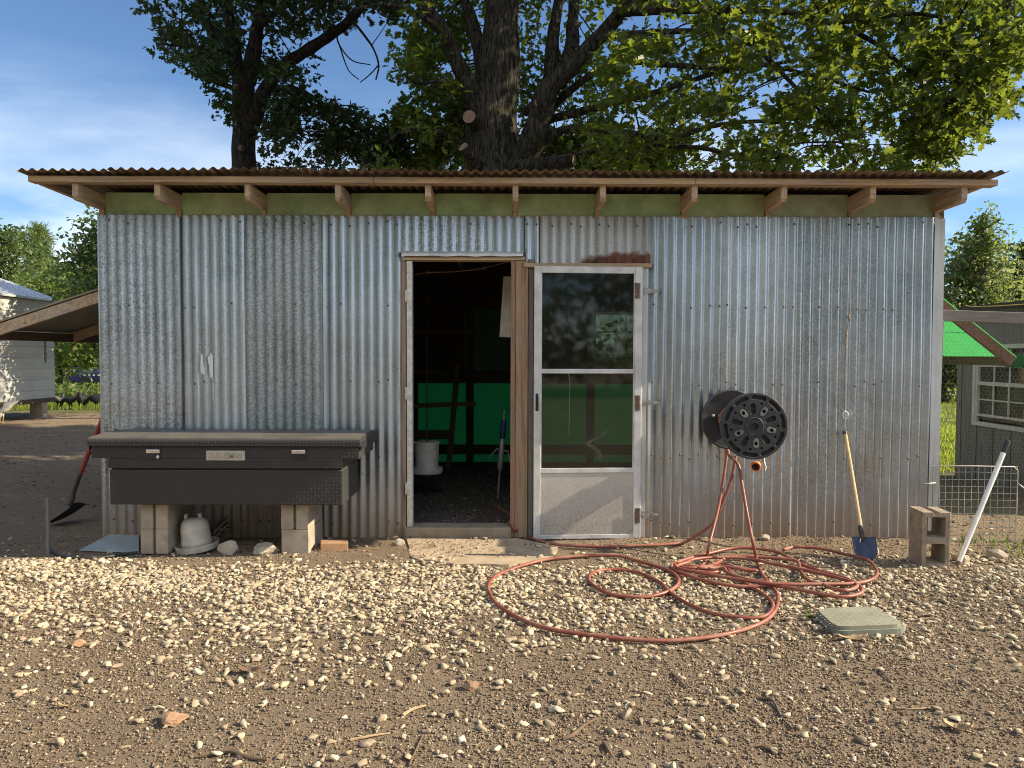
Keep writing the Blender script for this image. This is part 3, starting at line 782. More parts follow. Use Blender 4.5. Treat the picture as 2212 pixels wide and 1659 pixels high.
# back wall: green fiberglass panels between dark studs and rails, one window opening
BW = DEP
wx0, wx1, wz0, wz1 = 1.0, 1.95, 1.18, 1.92
studs = [XL, -2.45, -1.83, -1.21, -0.60, 0.96, 2.0, 2.62, XR]
mb = MB()
def pan(x0, x1, z0, z1, name='back_panel', mat='back_green'):
    m = MB(); m.box((x0, BW, z0), (x1, BW+0.006, z1)); m.build(name, M[mat], shed)
pan(XL, wx0, 0.02, 1.05); pan(wx0, XR, 0.02, 1.05)
pan(XL, -1.35, 1.05, ZT+0.1, 'back_board', 'wood_dark'); pan(-1.35, -0.6, 1.05, 1.95, 'back_board', 'wood_dark'); pan(-1.35, wx0, 1.95, ZT+0.1, 'back_board', 'wood_dark')
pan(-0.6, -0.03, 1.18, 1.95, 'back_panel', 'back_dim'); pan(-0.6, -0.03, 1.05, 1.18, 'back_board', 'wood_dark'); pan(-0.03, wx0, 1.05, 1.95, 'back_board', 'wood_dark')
m = MB(); m.box((XL, 0.95, 2.22), (XR, 1.0, 2.44)); m.build('ceiling_board', M['wood_red'], shed)
pan(wx1, XR, 1.05, ZT+0.1, 'back_board', 'wood_dark'); pan(wx0, wx1, 1.92, ZT+0.1, 'back_board', 'wood_dark'); pan(wx0, wx1, 1.05, 1.18, 'back_board', 'wood_dark')
for x in (-2.4, -1.83, -1.21, -0.52, 0.30, 0.97, 1.98, 2.6):
    m = MB(); m.box((x-0.045, BW-0.10, 0), (x+0.045, BW-0.004, ZT+0.1)); m.build('stud', M['wood_dark'], shed)
for z, h in ((1.10, 0.13), (0.22, 0.12), (2.05, 0.10)):
    m = MB(); m.box((XL, BW-0.13, z-h/2), (XR, BW-0.101, z+h/2)); m.build('rail', M['wood_dark_x'], shed)
win = MB()
for a in ((wx0, wz0, wx0+0.035, wz1), (wx1-0.035, wz0, wx1, wz1), (wx0+0.035, wz0, wx1-0.035, wz0+0.035), (wx0+0.035, wz1-0.035, wx1-0.035, wz1)):
    win.box((a[0], BW-0.03, a[1]), (a[2], BW+0.02, a[3]))
for k in (1, 2):
    z = wz0 + (wz1-wz0)*k/3; win.box((wx0+0.035, BW-0.012, z-0.008), (wx1-0.035, BW+0.002, z+0.008))
for k in (1, 2):
    x = wx0 + (wx1-wx0)*k/3 + 0.09; win.box((x-0.008, BW-0.014, wz0+0.035), (x+0.008, BW+0.004, wz1-0.035))
w_o = win.build('back_window', M['trim'], shed)
m = MB(); m.box((wx0+0.03, BW+0.005, wz0+0.03), (wx1-0.03, BW+0.008, wz1-0.03)); m.build('pane', M['glass_dusty'], w_o)
m = MB(); m.box((XL+0.02, 0.13, 0.0), (XR-0.02, BW-0.14, 0.07)); fl = m.build('shed_floor', M['litter'], shed)
# litter lumps on the shed floor
n = 5000
pos = np.stack([RNG.uniform(-1.6, 1.3, n), RNG.uniform(0.16, 3.5, n), np.full(n, 0.073)], axis=1)
s = 0.004 + 0.012*RNG.uniform(0, 1, n)**2
lt = scatter_np('floor_litter', peb1[0][0], peb1[0][1], pos, rand_rot(n, 0.5), np.stack([s*1.5, s, s*0.6], axis=1), None)
t_ = NT('bedding'); M['bedding'] = t_.fin(t_.ramp(t_.island(), [(0, (0.05, 0.042, 0.035)), (0.7, (0.15, 0.125, 0.10)), (1, (0.34, 0.30, 0.25))]), 0.95)
tag(attach('floor_litter', lt, M['bedding'], shed), None, None, None, 'stuff')

# roof: rusty corrugated sheets, lapped, over a long flat purlin on rafters
RY0, RY1 = -0.455, DEP + 0.3
RZ0, SL = 2.652, -0.028
def roof_z(y): return RZ0 + SL*(y - RY0)
rx0, rx1 = PX(26, RY0, 377), PX(2182, RY0, 381)
nsh = 10; wsh = (rx1-rx0)/nsh
for k in range(nsh):
    x0 = rx0 + k*wsh - (0.03 if k else 0); x1 = rx0 + (k+1)*wsh; rnd = random.Random(k)
    n = int(round((x1-x0)/PIT*10)); mb = MB(); ys = [RY0 + rnd.uniform(-0.012, 0.016), 0.3, 1.6, 2.8, RY1]; lift = 0.003*(k % 2) + rnd.uniform(0, 0.004) + (0.012 if k == 2 else 0)
    skew = rnd.uniform(-0.012, 0.012)
    for y in ys:
        for i in range(n+1):
            x = x0 + (x1-x0)*i/n
            w = 0.0100*math.cos(2*math.pi*(x + k*0.011)/PIT) + 0.004*mnoise.noise(Vector((x*2.2, y, k)))
            if k == 2 and y < 0.2: w += 0.012*max(0, mnoise.noise(Vector((x*3, 2, 5))))
            mb.v.append(Vector((x, y + skew*(x-x0)/wsh, roof_z(y) + w + lift)))
    for j in range(len(ys)-1):
        for i in range(n): a = j*(n+1)+i; mb.f.append([a, a+1, a+n+2, a+n+1]); mb.mi.append(0)
    mb.build('roof_sheet', M['roof'], shed, True)
# purlin in three lengths
pz = 2.605; ph_ = 0.042; py0 = -0.385
cuts = [PX(60, py0, 395), PX(806, py0, 398), PX(1503, py0, 398), PX(2157, py0, 402)]
for i in range(3):
    a, b = cuts[i] + (0.0015 if i else 0), cuts[i+1] - 0.0015
    mb = MB(); mb.beam((a, py0+0.045, pz - 0.002*i), (b, py0+0.045, pz - 0.002*(i+1)), 0.09, ph_, 0.003); mb.build('purlin', M['wood_x'], shed)
for yy in (0.9, 2.2, 3.5):
    mb = MB(); mb.beam((XL-0.3, yy, roof_z(yy)-0.04), (XR+0.3, yy, roof_z(yy)-0.04), 0.09, 0.04); mb.build('purlin', M['wood_dark_x'], shed)
# rafters
raf_px = [(223, 172), (390, 346), (574, 537), (757, 729), (938, 922), (1112, 1112), (1285, 1303), (1474, 1494), (1654, 1686), (1836, 1873), (2020, 2068)]
rw = 0.040
for i, (bp, tp) in enumerate(raf_px):
    tip = (tp - 1106)/FPX*(5.8-0.355) ; bs = (bp-1106)/FPX*5.8
    x = (tip+bs)/2
    x = max(XL+0.005, min(XR-0.03, x))
    zt = pz - ph_/2 - 0.004; hh = 0.112
    mb = MB()
    prof = [(x-rw/2, -0.355, zt), (x-rw/2, -0.355, zt-hh*0.78), (x-rw/2, -0.335, zt-hh), (x-rw/2, DEP, zt-hh-0.08), (x-rw/2, DEP, zt-0.10)]
    mb.prism(prof, (rw, 0, 0))
    o = mb.build('rafter', M['wood_y'], shed)
    mb = MB(); mb.box((x-rw*0.42, -0.010, ZT-0.012), (x+rw*0.42, 0.012, zt-hh+0.001)); mb.build('packing_block', M['wood_tan'], shed)
# green fiberglass infill between the rafters
xs = [max(XL+0.005, min(XR-0.03, ((tp-1106)/FPX*5.445 + (bp-1106)/FPX*5.8)/2)) for bp, tp in raf_px]
for i in range(10):
    mb = MB(); mb.box((xs[i]+rw/2+0.001, 0.012, ZT-0.01), (xs[i+1]-rw/2-0.001, 0.016, 2.592))
    mb.build('eave_panel', M['eave_green'] if i < 8 else M['eave_grey'], shed)
    mb = MB(); mb.box((xs[i]+rw/2+0.004, 0.006, ZT-0.012), (xs[i+1]-rw/2-0.004, 0.0115, ZT+0.004)); mb.build('eave_lath', M['wood_x'], shed)
# end fascia boards under the roof's two ends
for x, n_ in ((rx0+0.10, 'left'), (rx1-0.10, 'right')):
    mb = MB(); mb.beam((x, -0.29, pz-0.004), (x, DEP, pz-0.11), 0.04, 0.04); mb.build('barge_board', M['wood_y'], shed)

# ------------------------------------------------------------------ doorway on the left
zl = wz(563); zth = 0.085
xj0, xj1, xo1 = wx(873), wx(893), wx(1104)
mb = MB()
mb.box((wx(869), -0.004, 0.0), (wx(877), 0.10, zl+0.002)); mb.build('door_post', M['wood_z'], shed)
mb = MB(); mb.box((wx(879), -0.012, 0.03), (wx(891), 0.055, zl-0.004), None, 0.003); jamb = mb.build('door_jamb', M['hinge'], shed)
for py in (639, 850, 1055):
    c = P(885, py, -0.014); mb = MB(); mb.box((c.x-0.024, -0.0165, c.z-0.045), (c.x+0.018, -0.0125, c.z+0.045), None, 0.001)
    for dx, dz in ((-0.012, 0.03), (0.004, 0.018), (-0.012, 0), (0.006, -0.014), (-0.012, -0.03)):
        mb.lathe([(0.004, 0), (0.003, 0.002), (0, 0.0025)], 8, Matrix.Translation((c.x+dx, -0.0165, c.z+dz)) @ Matrix.Rotation(rad(90), 4, 'X'), False)
    mb.tube([(c.x-0.028, -0.018, c.z-0.045), (c.x-0.028, -0.018, c.z+0.045)], 0.006, 8)
    mb.build('hinge', M['hinge'], jamb, 'auto')
for a, b, y0, col in ((1103, 1113.5, -0.022, 'wood_red_z'), (1114, 1140, -0.030, 'wood_z'), (1140.5, 1152, -0.016, 'wood_grey_z')):
    if col == 'wood_red_z': M.setdefault('wood_red_z', m_wood('jamb_wood', (0.30, 0.18, 0.125), 'Z'))
    mb = MB(); mb.box((wx(a), y0, 0.005), (wx(b), 0.10, zl-0.004 if a < 1120 else zl+0.01), None, 0.003); mb.build('door_post', M[col], shed)
mb = MB(); mb.box((wx(873), -0.02, zl), (wx(1133), 0.10, zl+0.028), None, 0.003); mb.build('lintel', M['wood_x'], shed)
# bent white flashing over the doorway
mb = MB(); n = 46
for i in range(n+1):
    x = wx(869) + (wx(1129)-wx(869))*i/n; d = 0.005*mnoise.noise(Vector((x*6, 0, 2))); e = 0.006*mnoise.noise(Vector((x*9, 3, 0)))
    mb.v += [Vector((x, -0.016, zl+0.066+e*0.4)), Vector((x, -0.034+d, zl+0.060+e)), Vector((x, -0.038+d, zl+0.028+e))]
for i in range(n):
    a = 3*i; mb.f += [[a, a+3, a+4, a+1], [a+1, a+4, a+5, a+2]]; mb.mi += [0, 0]
mb.build('door_flashing', M['flash'], shed, True)
mb = MB(); n = 46; x0_, x1_ = wx(1131), wx(1404); zz = wz(574)
for i in range(n+1):
    x = x0_ + (x1_-x0_)*i/n; e = 0.006*mnoise.noise(Vector((x*7, 1, 0)))
    mb.v += [Vector((x, -0.012, zz+0.020)), Vector((x, -0.045, zz+0.014+e)), Vector((x, -0.048, zz-0.014+e)), Vector((x, -0.012, zz-0.017))]
for i in range(n):
    a = 4*i; mb.f += [[a, a+4, a+5, a+1], [a+1, a+5, a+6, a+2], [a+2, a+6, a+7, a+3]]; mb.mi += [0]*3
mb.f += [[0, 1, 2, 3], [4*n+3, 4*n+2, 4*n+1, 4*n]]; mb.mi += [0, 0]
mb.build('lintel', M['wood_tan'], shed)
# threshold
mb = MB(); mb.box((wx(874), -0.05, -0.02), (wx(1106), 0.128, zth), None, 0.01); mb.build('threshold', M['threshold'], shed)

# ------------------------------------------------------------------ screen door, standing a little ajar
dw = wx(1384) - wx(1152); dtop = wz(578); dbot = wz(1158); DA = rad(4.0)
hx = wx(1383.5)
DM = Matrix.Translation((hx, -0.020, 0)) @ Matrix.Rotation(DA, 4, 'Z')     # local x runs from -dw (latch) to 0 (hinge)
def dxx(px): return (px-1383.5)/231.5*dw
door = None
mb = MB(); th = 0.032; sw = 0.051
mb.box((-dw, -th, dbot), (-dw+sw, 0, dtop), DM, 0.004); mb.box((-sw*1.1, -th, dbot), (0, 0, dtop), DM, 0.004)
mb.box((-dw+sw, -th+0.002, dtop-0.048), (-sw*1.1, -0.002, dtop), DM, 0.003)
zm = wz(801); zk = wz(1012)
mb.box((-dw+sw, -th+0.001, zm-0.017), (-sw*1.1, -0.003, zm+0.017), DM, 0.003)
mb.box((-dw+sw, -th+0.002, zk-0.020), (-sw*1.1, -0.002, zk+0.016), DM, 0.003)
mb.box((-dw+sw, -th+0.003, dbot), (-sw*1.1, -0.003, dbot+0.03), DM, 0.002)
# inner beads round the panes
for z0, z1 in ((zk+0.016, zm-0.017), (zm+0.017, dtop-0.048)):
    mb.box((-dw+sw, -th+0.010, z0), (-dw+sw+0.008, -0.01, z1), DM); mb.box((-sw*1.1-0.008, -th+0.010, z0), (-sw*1.1, -0.01, z1), DM)
for px in (1240, 1254): 
    mb.lathe([(0.006, 0), (0.005, 0.004), (0, 0.006)], 8, DM @ Matrix.Translation((dxx(px), -th, dtop-0.014)) @ Matrix.Rotation(rad(90), 4, 'X'), False)
door = mb.build('screen_door', M['alu'], shed)
for z0, z1 in ((zk+0.016, zm-0.017), (zm+0.017, dtop-0.048)):
    mb = MB(); mb.box((-dw+sw+0.002, -0.019, z0), (-sw*1.1-0.002, -0.016, z1), DM); mb.build('pane', M['glass'], door)
mb = MB(); mb.box((-dw+sw, -0.024, dbot+0.03), (-sw*1.1, -0.012, zk-0.020), DM); mb.build('kick_panel', M['kick'], door)
mb = MB(); hz = wz(867)
mb.box((-dw+0.012, -th-0.006, hz-0.065), (-dw+0.034, -th, hz+0.065), DM, 0.003); mb.tube([DM @ Vector((-dw+0.022, -th-0.004, hz-0.05)), DM @ Vector((-dw+0.026, -th-0.028, hz-0.02)), DM @ Vector((-dw+0.026, -th-0.028, hz+0.03)), DM @ Vector((-dw+0.022, -th-0.004, hz+0.055))], 0.006, 8)
mb.build('handle', M['black'], door, 'auto')
# hinge strip and T-hinges at the right
mb = MB(); mb.box((wx(1385), -0.030, 0.01), (wx(1395), 0.0, dtop+0.01), None, 0.002); strip = mb.build('door_jamb', M['flash'], shed)
for py in (628, 870, 1113):
    c = P(1384, py, -0.05); mb = MB()
    mb.box((c.x-0.045, -0.064, c.z-0.056), (c.x-0.012, -0.0585, c.z+0.056), None, 0.001)
    mb.build('hinge', M['rust'], strip)
    mb = MB()
    mb.tube([(c.x-0.006, -0.052, c.z-0.054), (c.x-0.006, -0.052, c.z+0.054)], 0.007, 8)
    mb.prism([(c.x, -0.036, c.z-0.03), (c.x+0.03, -0.036, c.z-0.024), (c.x+0.135, -0.036, c.z-0.009), (c.x+0.142, -0.036, c.z), (c.x+0.135, -0.036, c.z+0.009), (c.x+0.03, -0.036, c.z+0.024), (c.x, -0.036, c.z+0.03)], (0, 0.004, 0))
    for dx in (0.02, 0.06, 0.115):
        mb.lathe([(0.0055, 0), (0.004, 0.003), (0, 0.004)], 8, Matrix.Translation((c.x+dx, -0.036, c.z)) @ Matrix.Rotation(rad(90), 4, 'X'), False)
    mb.build('hinge_strap', M['steel'], strip, 'auto')
# ================================================================== IN FRONT OF THE SHED
def D9(cx, cy): return ((1400 + cx/1.58)/1.38879, (1550 + cy/1.58)/1.38879)      # a crop of the photograph
def D10(cx, cy): return ((cx/1.58)/1.38879, (1550 + cy/1.58)/1.38879)
def onground(p, dz=0.0): return Vector((p.x, p.y, gh(p.x, p.y) + dz))

# door pad
mb = MB(); pts = [G(*q) for q in ((878, 1166), (1118, 1166), (1205, 1183), (1195, 1205), (1100, 1222), (985, 1221), (890, 1207))]
pp = [Vector((p.x, min(p.y, -0.055), 0)) for p in pts]
pe = []
for i in range(len(pp)):
    for k in range(6):
        q_ = pp[i].lerp(pp[(i+1) % len(pp)], k/6); q_ += Vector((mnoise.noise(q_*9), mnoise.noise(q_*9 + Vector((3, 0, 0))), 0))*0.02; q_.y = min(q_.y, -0.053); pe.append(q_)
mb.prism([p + Vector((0, 0, -0.03)) for p in pe], (0, 0, 0.040)); 
tag(mb.build('door_pad', M['slab'], None), 'worn tan concrete pad in front of the open doorway', 'pad', None, 'structure')

# ------------------------------------------------------------------ toolbox
YF = -0.58; bx = lambda cx: PX((250+cx/2.328)/1.38879, YF, 1000); bz = lambda cy: PZ((1200+cy/2.328)/1.38879, YF)
YR = -0.045
ulx, urx, llx, lrx = bx(55), bx(1925), bx(175), bx(1805)
zlow, zgr, zwing, zlid, ztop = bz(742), bz(488), bz(418), bz(325), bz(268)
tb = thing('truck_toolbox', ((llx+lrx)/2, -0.3, zlow), 'long black diamond plate truck toolbox standing on concrete blocks', 'toolbox')
mb = MB(); mb.box((llx, YF+0.012, zlow), (lrx, YR+0.02, zgr-0.010), None, 0.006)
mb.box((llx+0.006, YF+0.03, zgr-0.012), (lrx-0.006, YR+0.02, zgr+0.006))
mb.build('lower_body', M['diamond'], tb)
mb = MB(); mb.box((llx-0.004, YF, zgr+0.004), (lrx+0.004, YR+0.01, zwing), None, 0.004); mb.box((ulx, YF, zwing+0.001), (urx, YR, zlid-0.002), None, 0.004)
mb.build('upper_body', M['diamond'], tb)
mb = MB(); lr = []
for a in np.linspace(0, math.pi/2, 6): lr.append((YF-0.022+0.03-0.03*math.cos(a)*1.0, ztop-0.03+0.03*math.sin(a)))
prof = [(YF-0.022, zlid)] + lr + [(-0.34, ztop+0.012), (-0.32, ztop+0.012), (YR-0.005, ztop+0.004), (YR-0.005, zlid)]
mb.prism([(ulx-0.012, y, z) for y, z in prof], (urx-ulx+0.024, 0, 0)); mb.build('lid', M['diamond'], tb)
mb = MB()
for s in (ulx-0.014, urx+0.012): mb.box((s, YF+0.0, zlid-0.03), (s+0.003, YR-0.02, ztop-0.03))
mb.build('end_trim', M['black'], tb)
for k, cx in enumerate((490, 1505)):
    x = bx(cx); z = bz(385); mb = MB()
    mb.box((x-0.055, YF-0.004, z-0.037), (x+0.055, YF+0.001, z+0.037), None, 0.002)
    lo = mb.build('latch', M['black'], tb)
    mb = MB(); mb.box((x-0.047, YF-0.010, z+0.006), (x+0.047, YF-0.0045, z+0.031), None, 0.003)
    mb.build('paddle', M['chrome'], lo)
    if k == 0:
        mb = MB(); mb.lathe([(0.011, 0), (0.011, 0.004), (0.008, 0.006), (0, 0.006)], 16, Matrix.Translation((x+0.032, YF-0.0045, z-0.02)) @ Matrix.Rotation(rad(90), 4, 'X')); mb.build('lock', M['chrome'], lo, 'auto')
x0, x1 = bx(860), bx(1130); z0, z1 = bz(428), bz(360); mb = MB()
mb.box((x0, YF-0.004, z0), (x1, YF+0.001, z1), None, 0.002)
for x in (x0+0.008, x1-0.008):
    for z in (z0+0.008, z1-0.008): mb.lathe([(0.0035, 0), (0.003, 0.002), (0, 0.0025)], 8, Matrix.Translation((x, YF-0.004, z)) @ Matrix.Rotation(rad(90), 4, 'X'), False)
npl = mb.build('name_plate', M['plate'], tb)
tm = text_mesh('TRADESMAN', 0.05, 0.0012); mb = MB()
xs_ = [v.co.x for v in tm.vertices]; ys_ = [v.co.y for v in tm.vertices]
sx = (x1-x0-0.036)/(max(xs_)-min(xs_)); sy = 0.044/(max(ys_)-min(ys_)); cxm = (max(xs_)+min(xs_))/2; cym = (max(ys_)+min(ys_))/2
for v in tm.vertices: v.co = ((v.co.x-cxm)*sx, (v.co.y-cym)*sy, v.co.z)
add_mesh(mb, tm, Matrix.Translation(((x0+x1)/2-0.002, YF-0.005, (z0+z1)/2)) @ Matrix.Rotation(rad(90), 4, 'X'))
mb.build('lettering', M['plate_letters'], npl)

# ------------------------------------------------------------------ concrete blocks under it
def block(x0, z0, h, groove, label, seed, dx=0.0):
    rnd = random.Random(seed); w = 0.190; y0, y1 = -0.505, -0.115
    t = thing('concrete_block', (x0+w/2, (y0+y1)/2, z0), label, 'concrete block', 'blocks under the toolbox')
    mb = MB()
    if groove:
        g0, g1 = x0+0.095-0.008+dx, x0+0.095+0.008+dx
        poly = [(x0, y0), (g0-0.002, y0), (g0, y0+0.035), (g1, y0+0.035), (g1+0.002, y0), (x0+w, y0), (x0+w, y1), (x0, y1)]
    else: poly = [(x0, y0), (x0+w, y0), (x0+w, y1), (x0, y1)]
    bm = bmesh.new(); vs = [bm.verts.new((p[0], p[1], z0)) for p in poly]; f = bm.faces.new(vs)
    r = bmesh.ops.extrude_face_region(bm, geom=[f]); 
    for v in r['geom']:
        if isinstance(v, bmesh.types.BMVert): v.co.z += h
    bmesh.ops.recalc_face_normals(bm, faces=bm.faces[:])
    bmesh.ops.bevel(bm, geom=bm.edges[:], offset=0.004, segments=1, affect='EDGES')
    mb.bm(bm); mb.build('block_body', M['concrete'], t); return t
hb = (zlow - 0.008)/2
xa = PX(303, -0.505, 1140); xb = PX(607, -0.505, 1140)
block(xa, -0.004, hb, True, 'grooved tan concrete block on the ground left of the poultry waterer', 1)
block(xa+0.002, hb-0.003, hb+0.002, True, 'grooved tan concrete block carrying the left end of the toolbox', 2)
block(xb+0.002, -0.004, hb, False, 'smooth speckled concrete block on the ground under the toolbox right end', 3)
block(xb, hb-0.003, hb+0.002, True, 'grooved tan concrete block carrying the right end of the toolbox', 4)

# ------------------------------------------------------------------ poultry waterer
c = onground(G(424, 1188, 0.0)); c.y = -0.36; c.x = PX(426, -0.36, 1150)
pw = thing('poultry_waterer', c, 'dusty bell shaped poultry waterer tipped slightly in its round tray', 'waterer')
TM = Matrix.Translation(c + Vector((0, 0, 0.012))) @ Matrix.Rotation(rad(-5), 4, 'Y') @ Matrix.Rotation(rad(3), 4, 'X')
mb = MB(); mb.lathe([(0.12, 0.0), (0.145, 0.004), (0.152, 0.045), (0.148, 0.047), (0.138, 0.012), (0.0, 0.008)], 36, TM); mb.build('tray', M['plastic'], pw, 'auto')
mb = MB(); mb.lathe([(0.098, 0.012), (0.103, 0.05), (0.103, 0.06), (0.1, 0.065), (0.096, 0.16), (0.088, 0.195), (0.07, 0.218), (0.045, 0.228), (0.0, 0.23)], 36, TM); mb.build('reservoir', M['plastic'], pw, 'auto')
for sx_ in (-0.052, 0.048):
    mb = MB(); mb.box((sx_-0.012, -0.014, 0.205), (sx_+0.012, 0.014, 0.258), TM, 0.005); mb.build('lug', M['plastic'], pw)

# ------------------------------------------------------------------ rocks, brick, board, stake
def rock(name, px, py, w, d, h, mat, label, seed, cat='rock', rot=0.0):
    c = G(px, py); c = onground(c); bm = bmesh.new(); bmesh.ops.create_icosphere(bm, subdivisions=4, radius=1.0); rnd = random.Random(seed)
    pl = [(Vector((rnd.gauss(0,1), rnd.gauss(0,1), rnd.gauss(0,0.8))).normalized(), rnd.uniform(0.5, 0.85)) for _ in range(16)]
    for v in bm.verts:
        p = v.co.copy()
        for n, dd in pl:
            k = p.dot(n)
            if k > dd: p -= n*(k-dd)*0.95
        p *= 1 + 0.05*mnoise.noise(p*3 + Vector((seed, 0, 0))) + 0.025*mnoise.noise(p*9 + Vector((seed, 0, 0)))
        v.co = p
    mb = MB(); mb.bm(bm, Matrix.Translation(c + Vector((0, d*0.35, h*0.32))) @ Matrix.Rotation(rot, 4, 'Z') @ Matrix.Diagonal((w/2*1.25, d/2*1.2, h/2*1.35, 1)))
    o = mb.build(name, mat, None, False, (c.x, c.y, c.z)); tag(o, label, cat); return o
rock('rock', 490, 1196, 0.15, 0.14, 0.10, M['rock'], 'pale rounded rock beside the waterer tray under the toolbox', 3)
rock('rock', 573, 1198, 0.19, 0.13, 0.085, M['rock'], 'broad pale rock lying against the right toolbox blocks', 5)
rock('rock', 365, 1566, 0.115, 0.09, 0.042, M['rock_tan'], 'flat orange brown sandstone piece in the left foreground', 8)
rock('rock', 1018, 2*0+1490, 0.075, 0.06, 0.035, M['rock_tan'], 'small reddish rock half sunk in the soil, middle foreground', 11)
rock('rock', 165, 1398, 0.07, 0.06, 0.03, M['rock_tan'], 'brown rock at the lower edge of the gravel, far left', 12)
rock('rock', 1945, 1362, 0.08, 0.06, 0.05, M['concrete'], 'dark grey rock against the front of the utility box lid', 14)
rock('rock', 772, 1158, 0.12, 0.1, 0.07, M['rock'], 'grey rock at the wall right of the toolbox', 15)
rock('rock', 1890, 1198, 0.075, 0.07, 0.06, M['rock'], 'small round pinkish rock beside the blue shovel blade', 16)
rock('rock', 2080, 1215, 0.10, 0.09, 0.06, M['rock'], 'mossy rock right of the white pole', 18)
rock('rock', 2160, 1205, 0.13, 0.1, 0.06, M['concrete'], 'dull grey rock in the weeds by the wire panel', 19)
rock('rock', 1650, 1172, 0.08, 0.06, 0.05, M['rock'], 'pale stone at the wall foot below the reel', 21)
rock('rock', 520, 1155, 0.12, 0.09, 0.06, M['concrete'], 'dark stone in the shade at the wall behind the waterer', 22)
rock('rock', 860, 1180, 0.09, 0.07, 0.05, M['rock'], 'stone at the wall foot left of the open doorway', 23)
c = onground(G(722, 1190)); BM = Matrix.Translation(c + Vector((0, 0.04, 0))) @ Matrix.Rotation(rad(14), 4, 'Z') @ Matrix.Rotation(rad(3), 4, 'Y')
mb = MB(); mb.box((-0.105, -0.045, -0.004), (0.085, 0.06, 0.055), BM, 0.005); tag(mb.build('brick', M['brick'], None, False, c), 'single tan brick lying beside the right toolbox blocks', 'brick')
# light board flat on the ground at the left
q = [onground(G(*p), 0.012) for p in ((172, 1190), (300, 1193), (300, 1160), (238, 1158))]
mb = MB(); mb.prism([q[0], q[1], q[2], q[3]], (0, 0, 0.008)); M['blueboard'] = m_plain('pale_board', (0.33, 0.36, 0.37), 0.8, 0, 0.2, 7)
tag(mb.build('board', M['blueboard'], None, False, q[0]), 'pale blue grey board lying flat left of the toolbox blocks', 'board')
c = onground(G(104, 1194)); mb = MB(); top = P(102, 1074, c.y)
mb.tube([c - Vector((0, 0, 0.03)), (c+top)/2, top], [0.014, 0.013, 0.012], 8); tag(mb.build('stake', M['wood_grey_z'], None, 'auto', c), 'thin grey wooden stake standing upright in the left shade', 'stake')
pts = [onground(G(*p), 0.012) for p in ((108, 1186), (118, 1194), (140, 1202), (180, 1207), (225, 1204), (262, 1197), (300, 1192))]
mb = MB(); mb.tube(crom(pts), 0.011, 8); tag(mb.build('water_pipe', M['black_hose'], None, True, pts[0]), 'black plastic pipe curving over the ground by the stake', 'pipe')
# split fence rails or roofing offcuts stacked in the dark behind the waterer
mb = MB()
for i, (a, b) in enumerate((((455, 1175), (494, 1128)), ((458, 1160), (492, 1118)), ((462, 1150), (498, 1142)), ((460, 1182), (490, 1168)))):
    p0 = P(a[0], a[1]-8, -0.14); p1 = P(b[0], b[1], -0.07); mb.beam(p0, p1, 0.05, 0.016, 0.003)
tag(mb.build('wood_scraps', M['wood_grey'], None, False, P(475, 1180, -0.1)), 'heap of grey wood scraps leaning at the wall behind the waterer', 'scrap wood')

# ------------------------------------------------------------------ red shovel at the left corner
c = onground(G(150, 1108)); 
sh = thing('round_shovel', c, 'red handled round point shovel leaning at the left shed corner', 'shovel')
h1 = P(226, 893, 0.30); h0 = P(174, 1022, 0.36); nk = P(160, 1062, 0.38); nk2 = P(157, 1078, 0.38)
mb = MB(); mb.tube([h1 + (h1-h0).normalized()*0.45, h1, (h0+h1)/2, h0], [0.017, 0.018, 0.019, 0.019], 12); mb.build('handle', M['red_paint'], sh, 'auto')
mb = MB(); mb.tube(crom([h0, P(166, 1045, 0.37), nk, nk2, P(150, 1092, 0.38)], 5), 0.017, 10)
b0, b1 = P(163, 1086, 0.40), P(112, 1131, 0.40); ax = (b1-b0); ln = ax.length; ax.normalize(); side = Vector((0.25, 1, 0.12)); side = (side - ax*side.dot(ax)).normalized(); nn = ax.cross(side)
gr = []
for i in range(11):
    u = i/10; w = 0.115*(1.0 if u < 0.55 else math.sqrt(max(0.0, 1-((u-0.55)/0.45)**2))*0.98 + 0.02)
    for j in range(9):
        v = j/4-1; gr.append(b0 + ax*(ln*u) + side*(w*v) + nn*(0.035*v*v*(1-u*0.6) - 0.02*u*u))
b_ = len(mb.v); mb.v += gr
for i in range(10):
    for j in range(8): a = b_+i*9+j; mb.f.append([a, a+1, a+10, a+9]); mb.mi.append(0)
mb.build('blade', M['dark_steel'], sh, 'auto')

# ------------------------------------------------------------------ hose reel on the wall
RC = P(1579, 906, -0.05); yb, yf = -0.045, -0.60; RR = 0.226
RC = Vector((RC.x, 0, RC.z))
reel = thing('hose_reel', (RC.x, 0, RC.z), 'large black plastic hose reel mounted on the corrugated wall', 'hose reel')
def rl(y): return Matrix.Translation((RC.x, y, RC.z)) @ Matrix.Rotation(rad(90), 4, 'X')     # local z faces the camera, local y up
mb = MB(); mb.lathe([(RR*0.5, -0.012), (RR-0.012, -0.012), (RR, -0.004), (RR, 0.008), (RR-0.01, 0.014), (RR-0.02, 0.010), (0.0, 0.010)], 64, rl(yb-0.01)); bf = mb.build('back_flange', M['reel'], reel, 'auto')
for dx in (-0.138, -0.088):
    mb = MB(); mb.lathe([(0.012, 0), (0.012, 0.003), (0.006, 0.007), (0, 0.008)], 14, rl(yb-0.02) @ Matrix.Translation((dx, 0.028, 0))); mb.build('bolt', M['steel'], bf, 'auto')
mb = MB(); mb.lathe([(0.085, 0.0), (0.085, 0.53)], 32, rl(yb-0.02)); mb.build('drum', M['reel'], reel, 'auto')
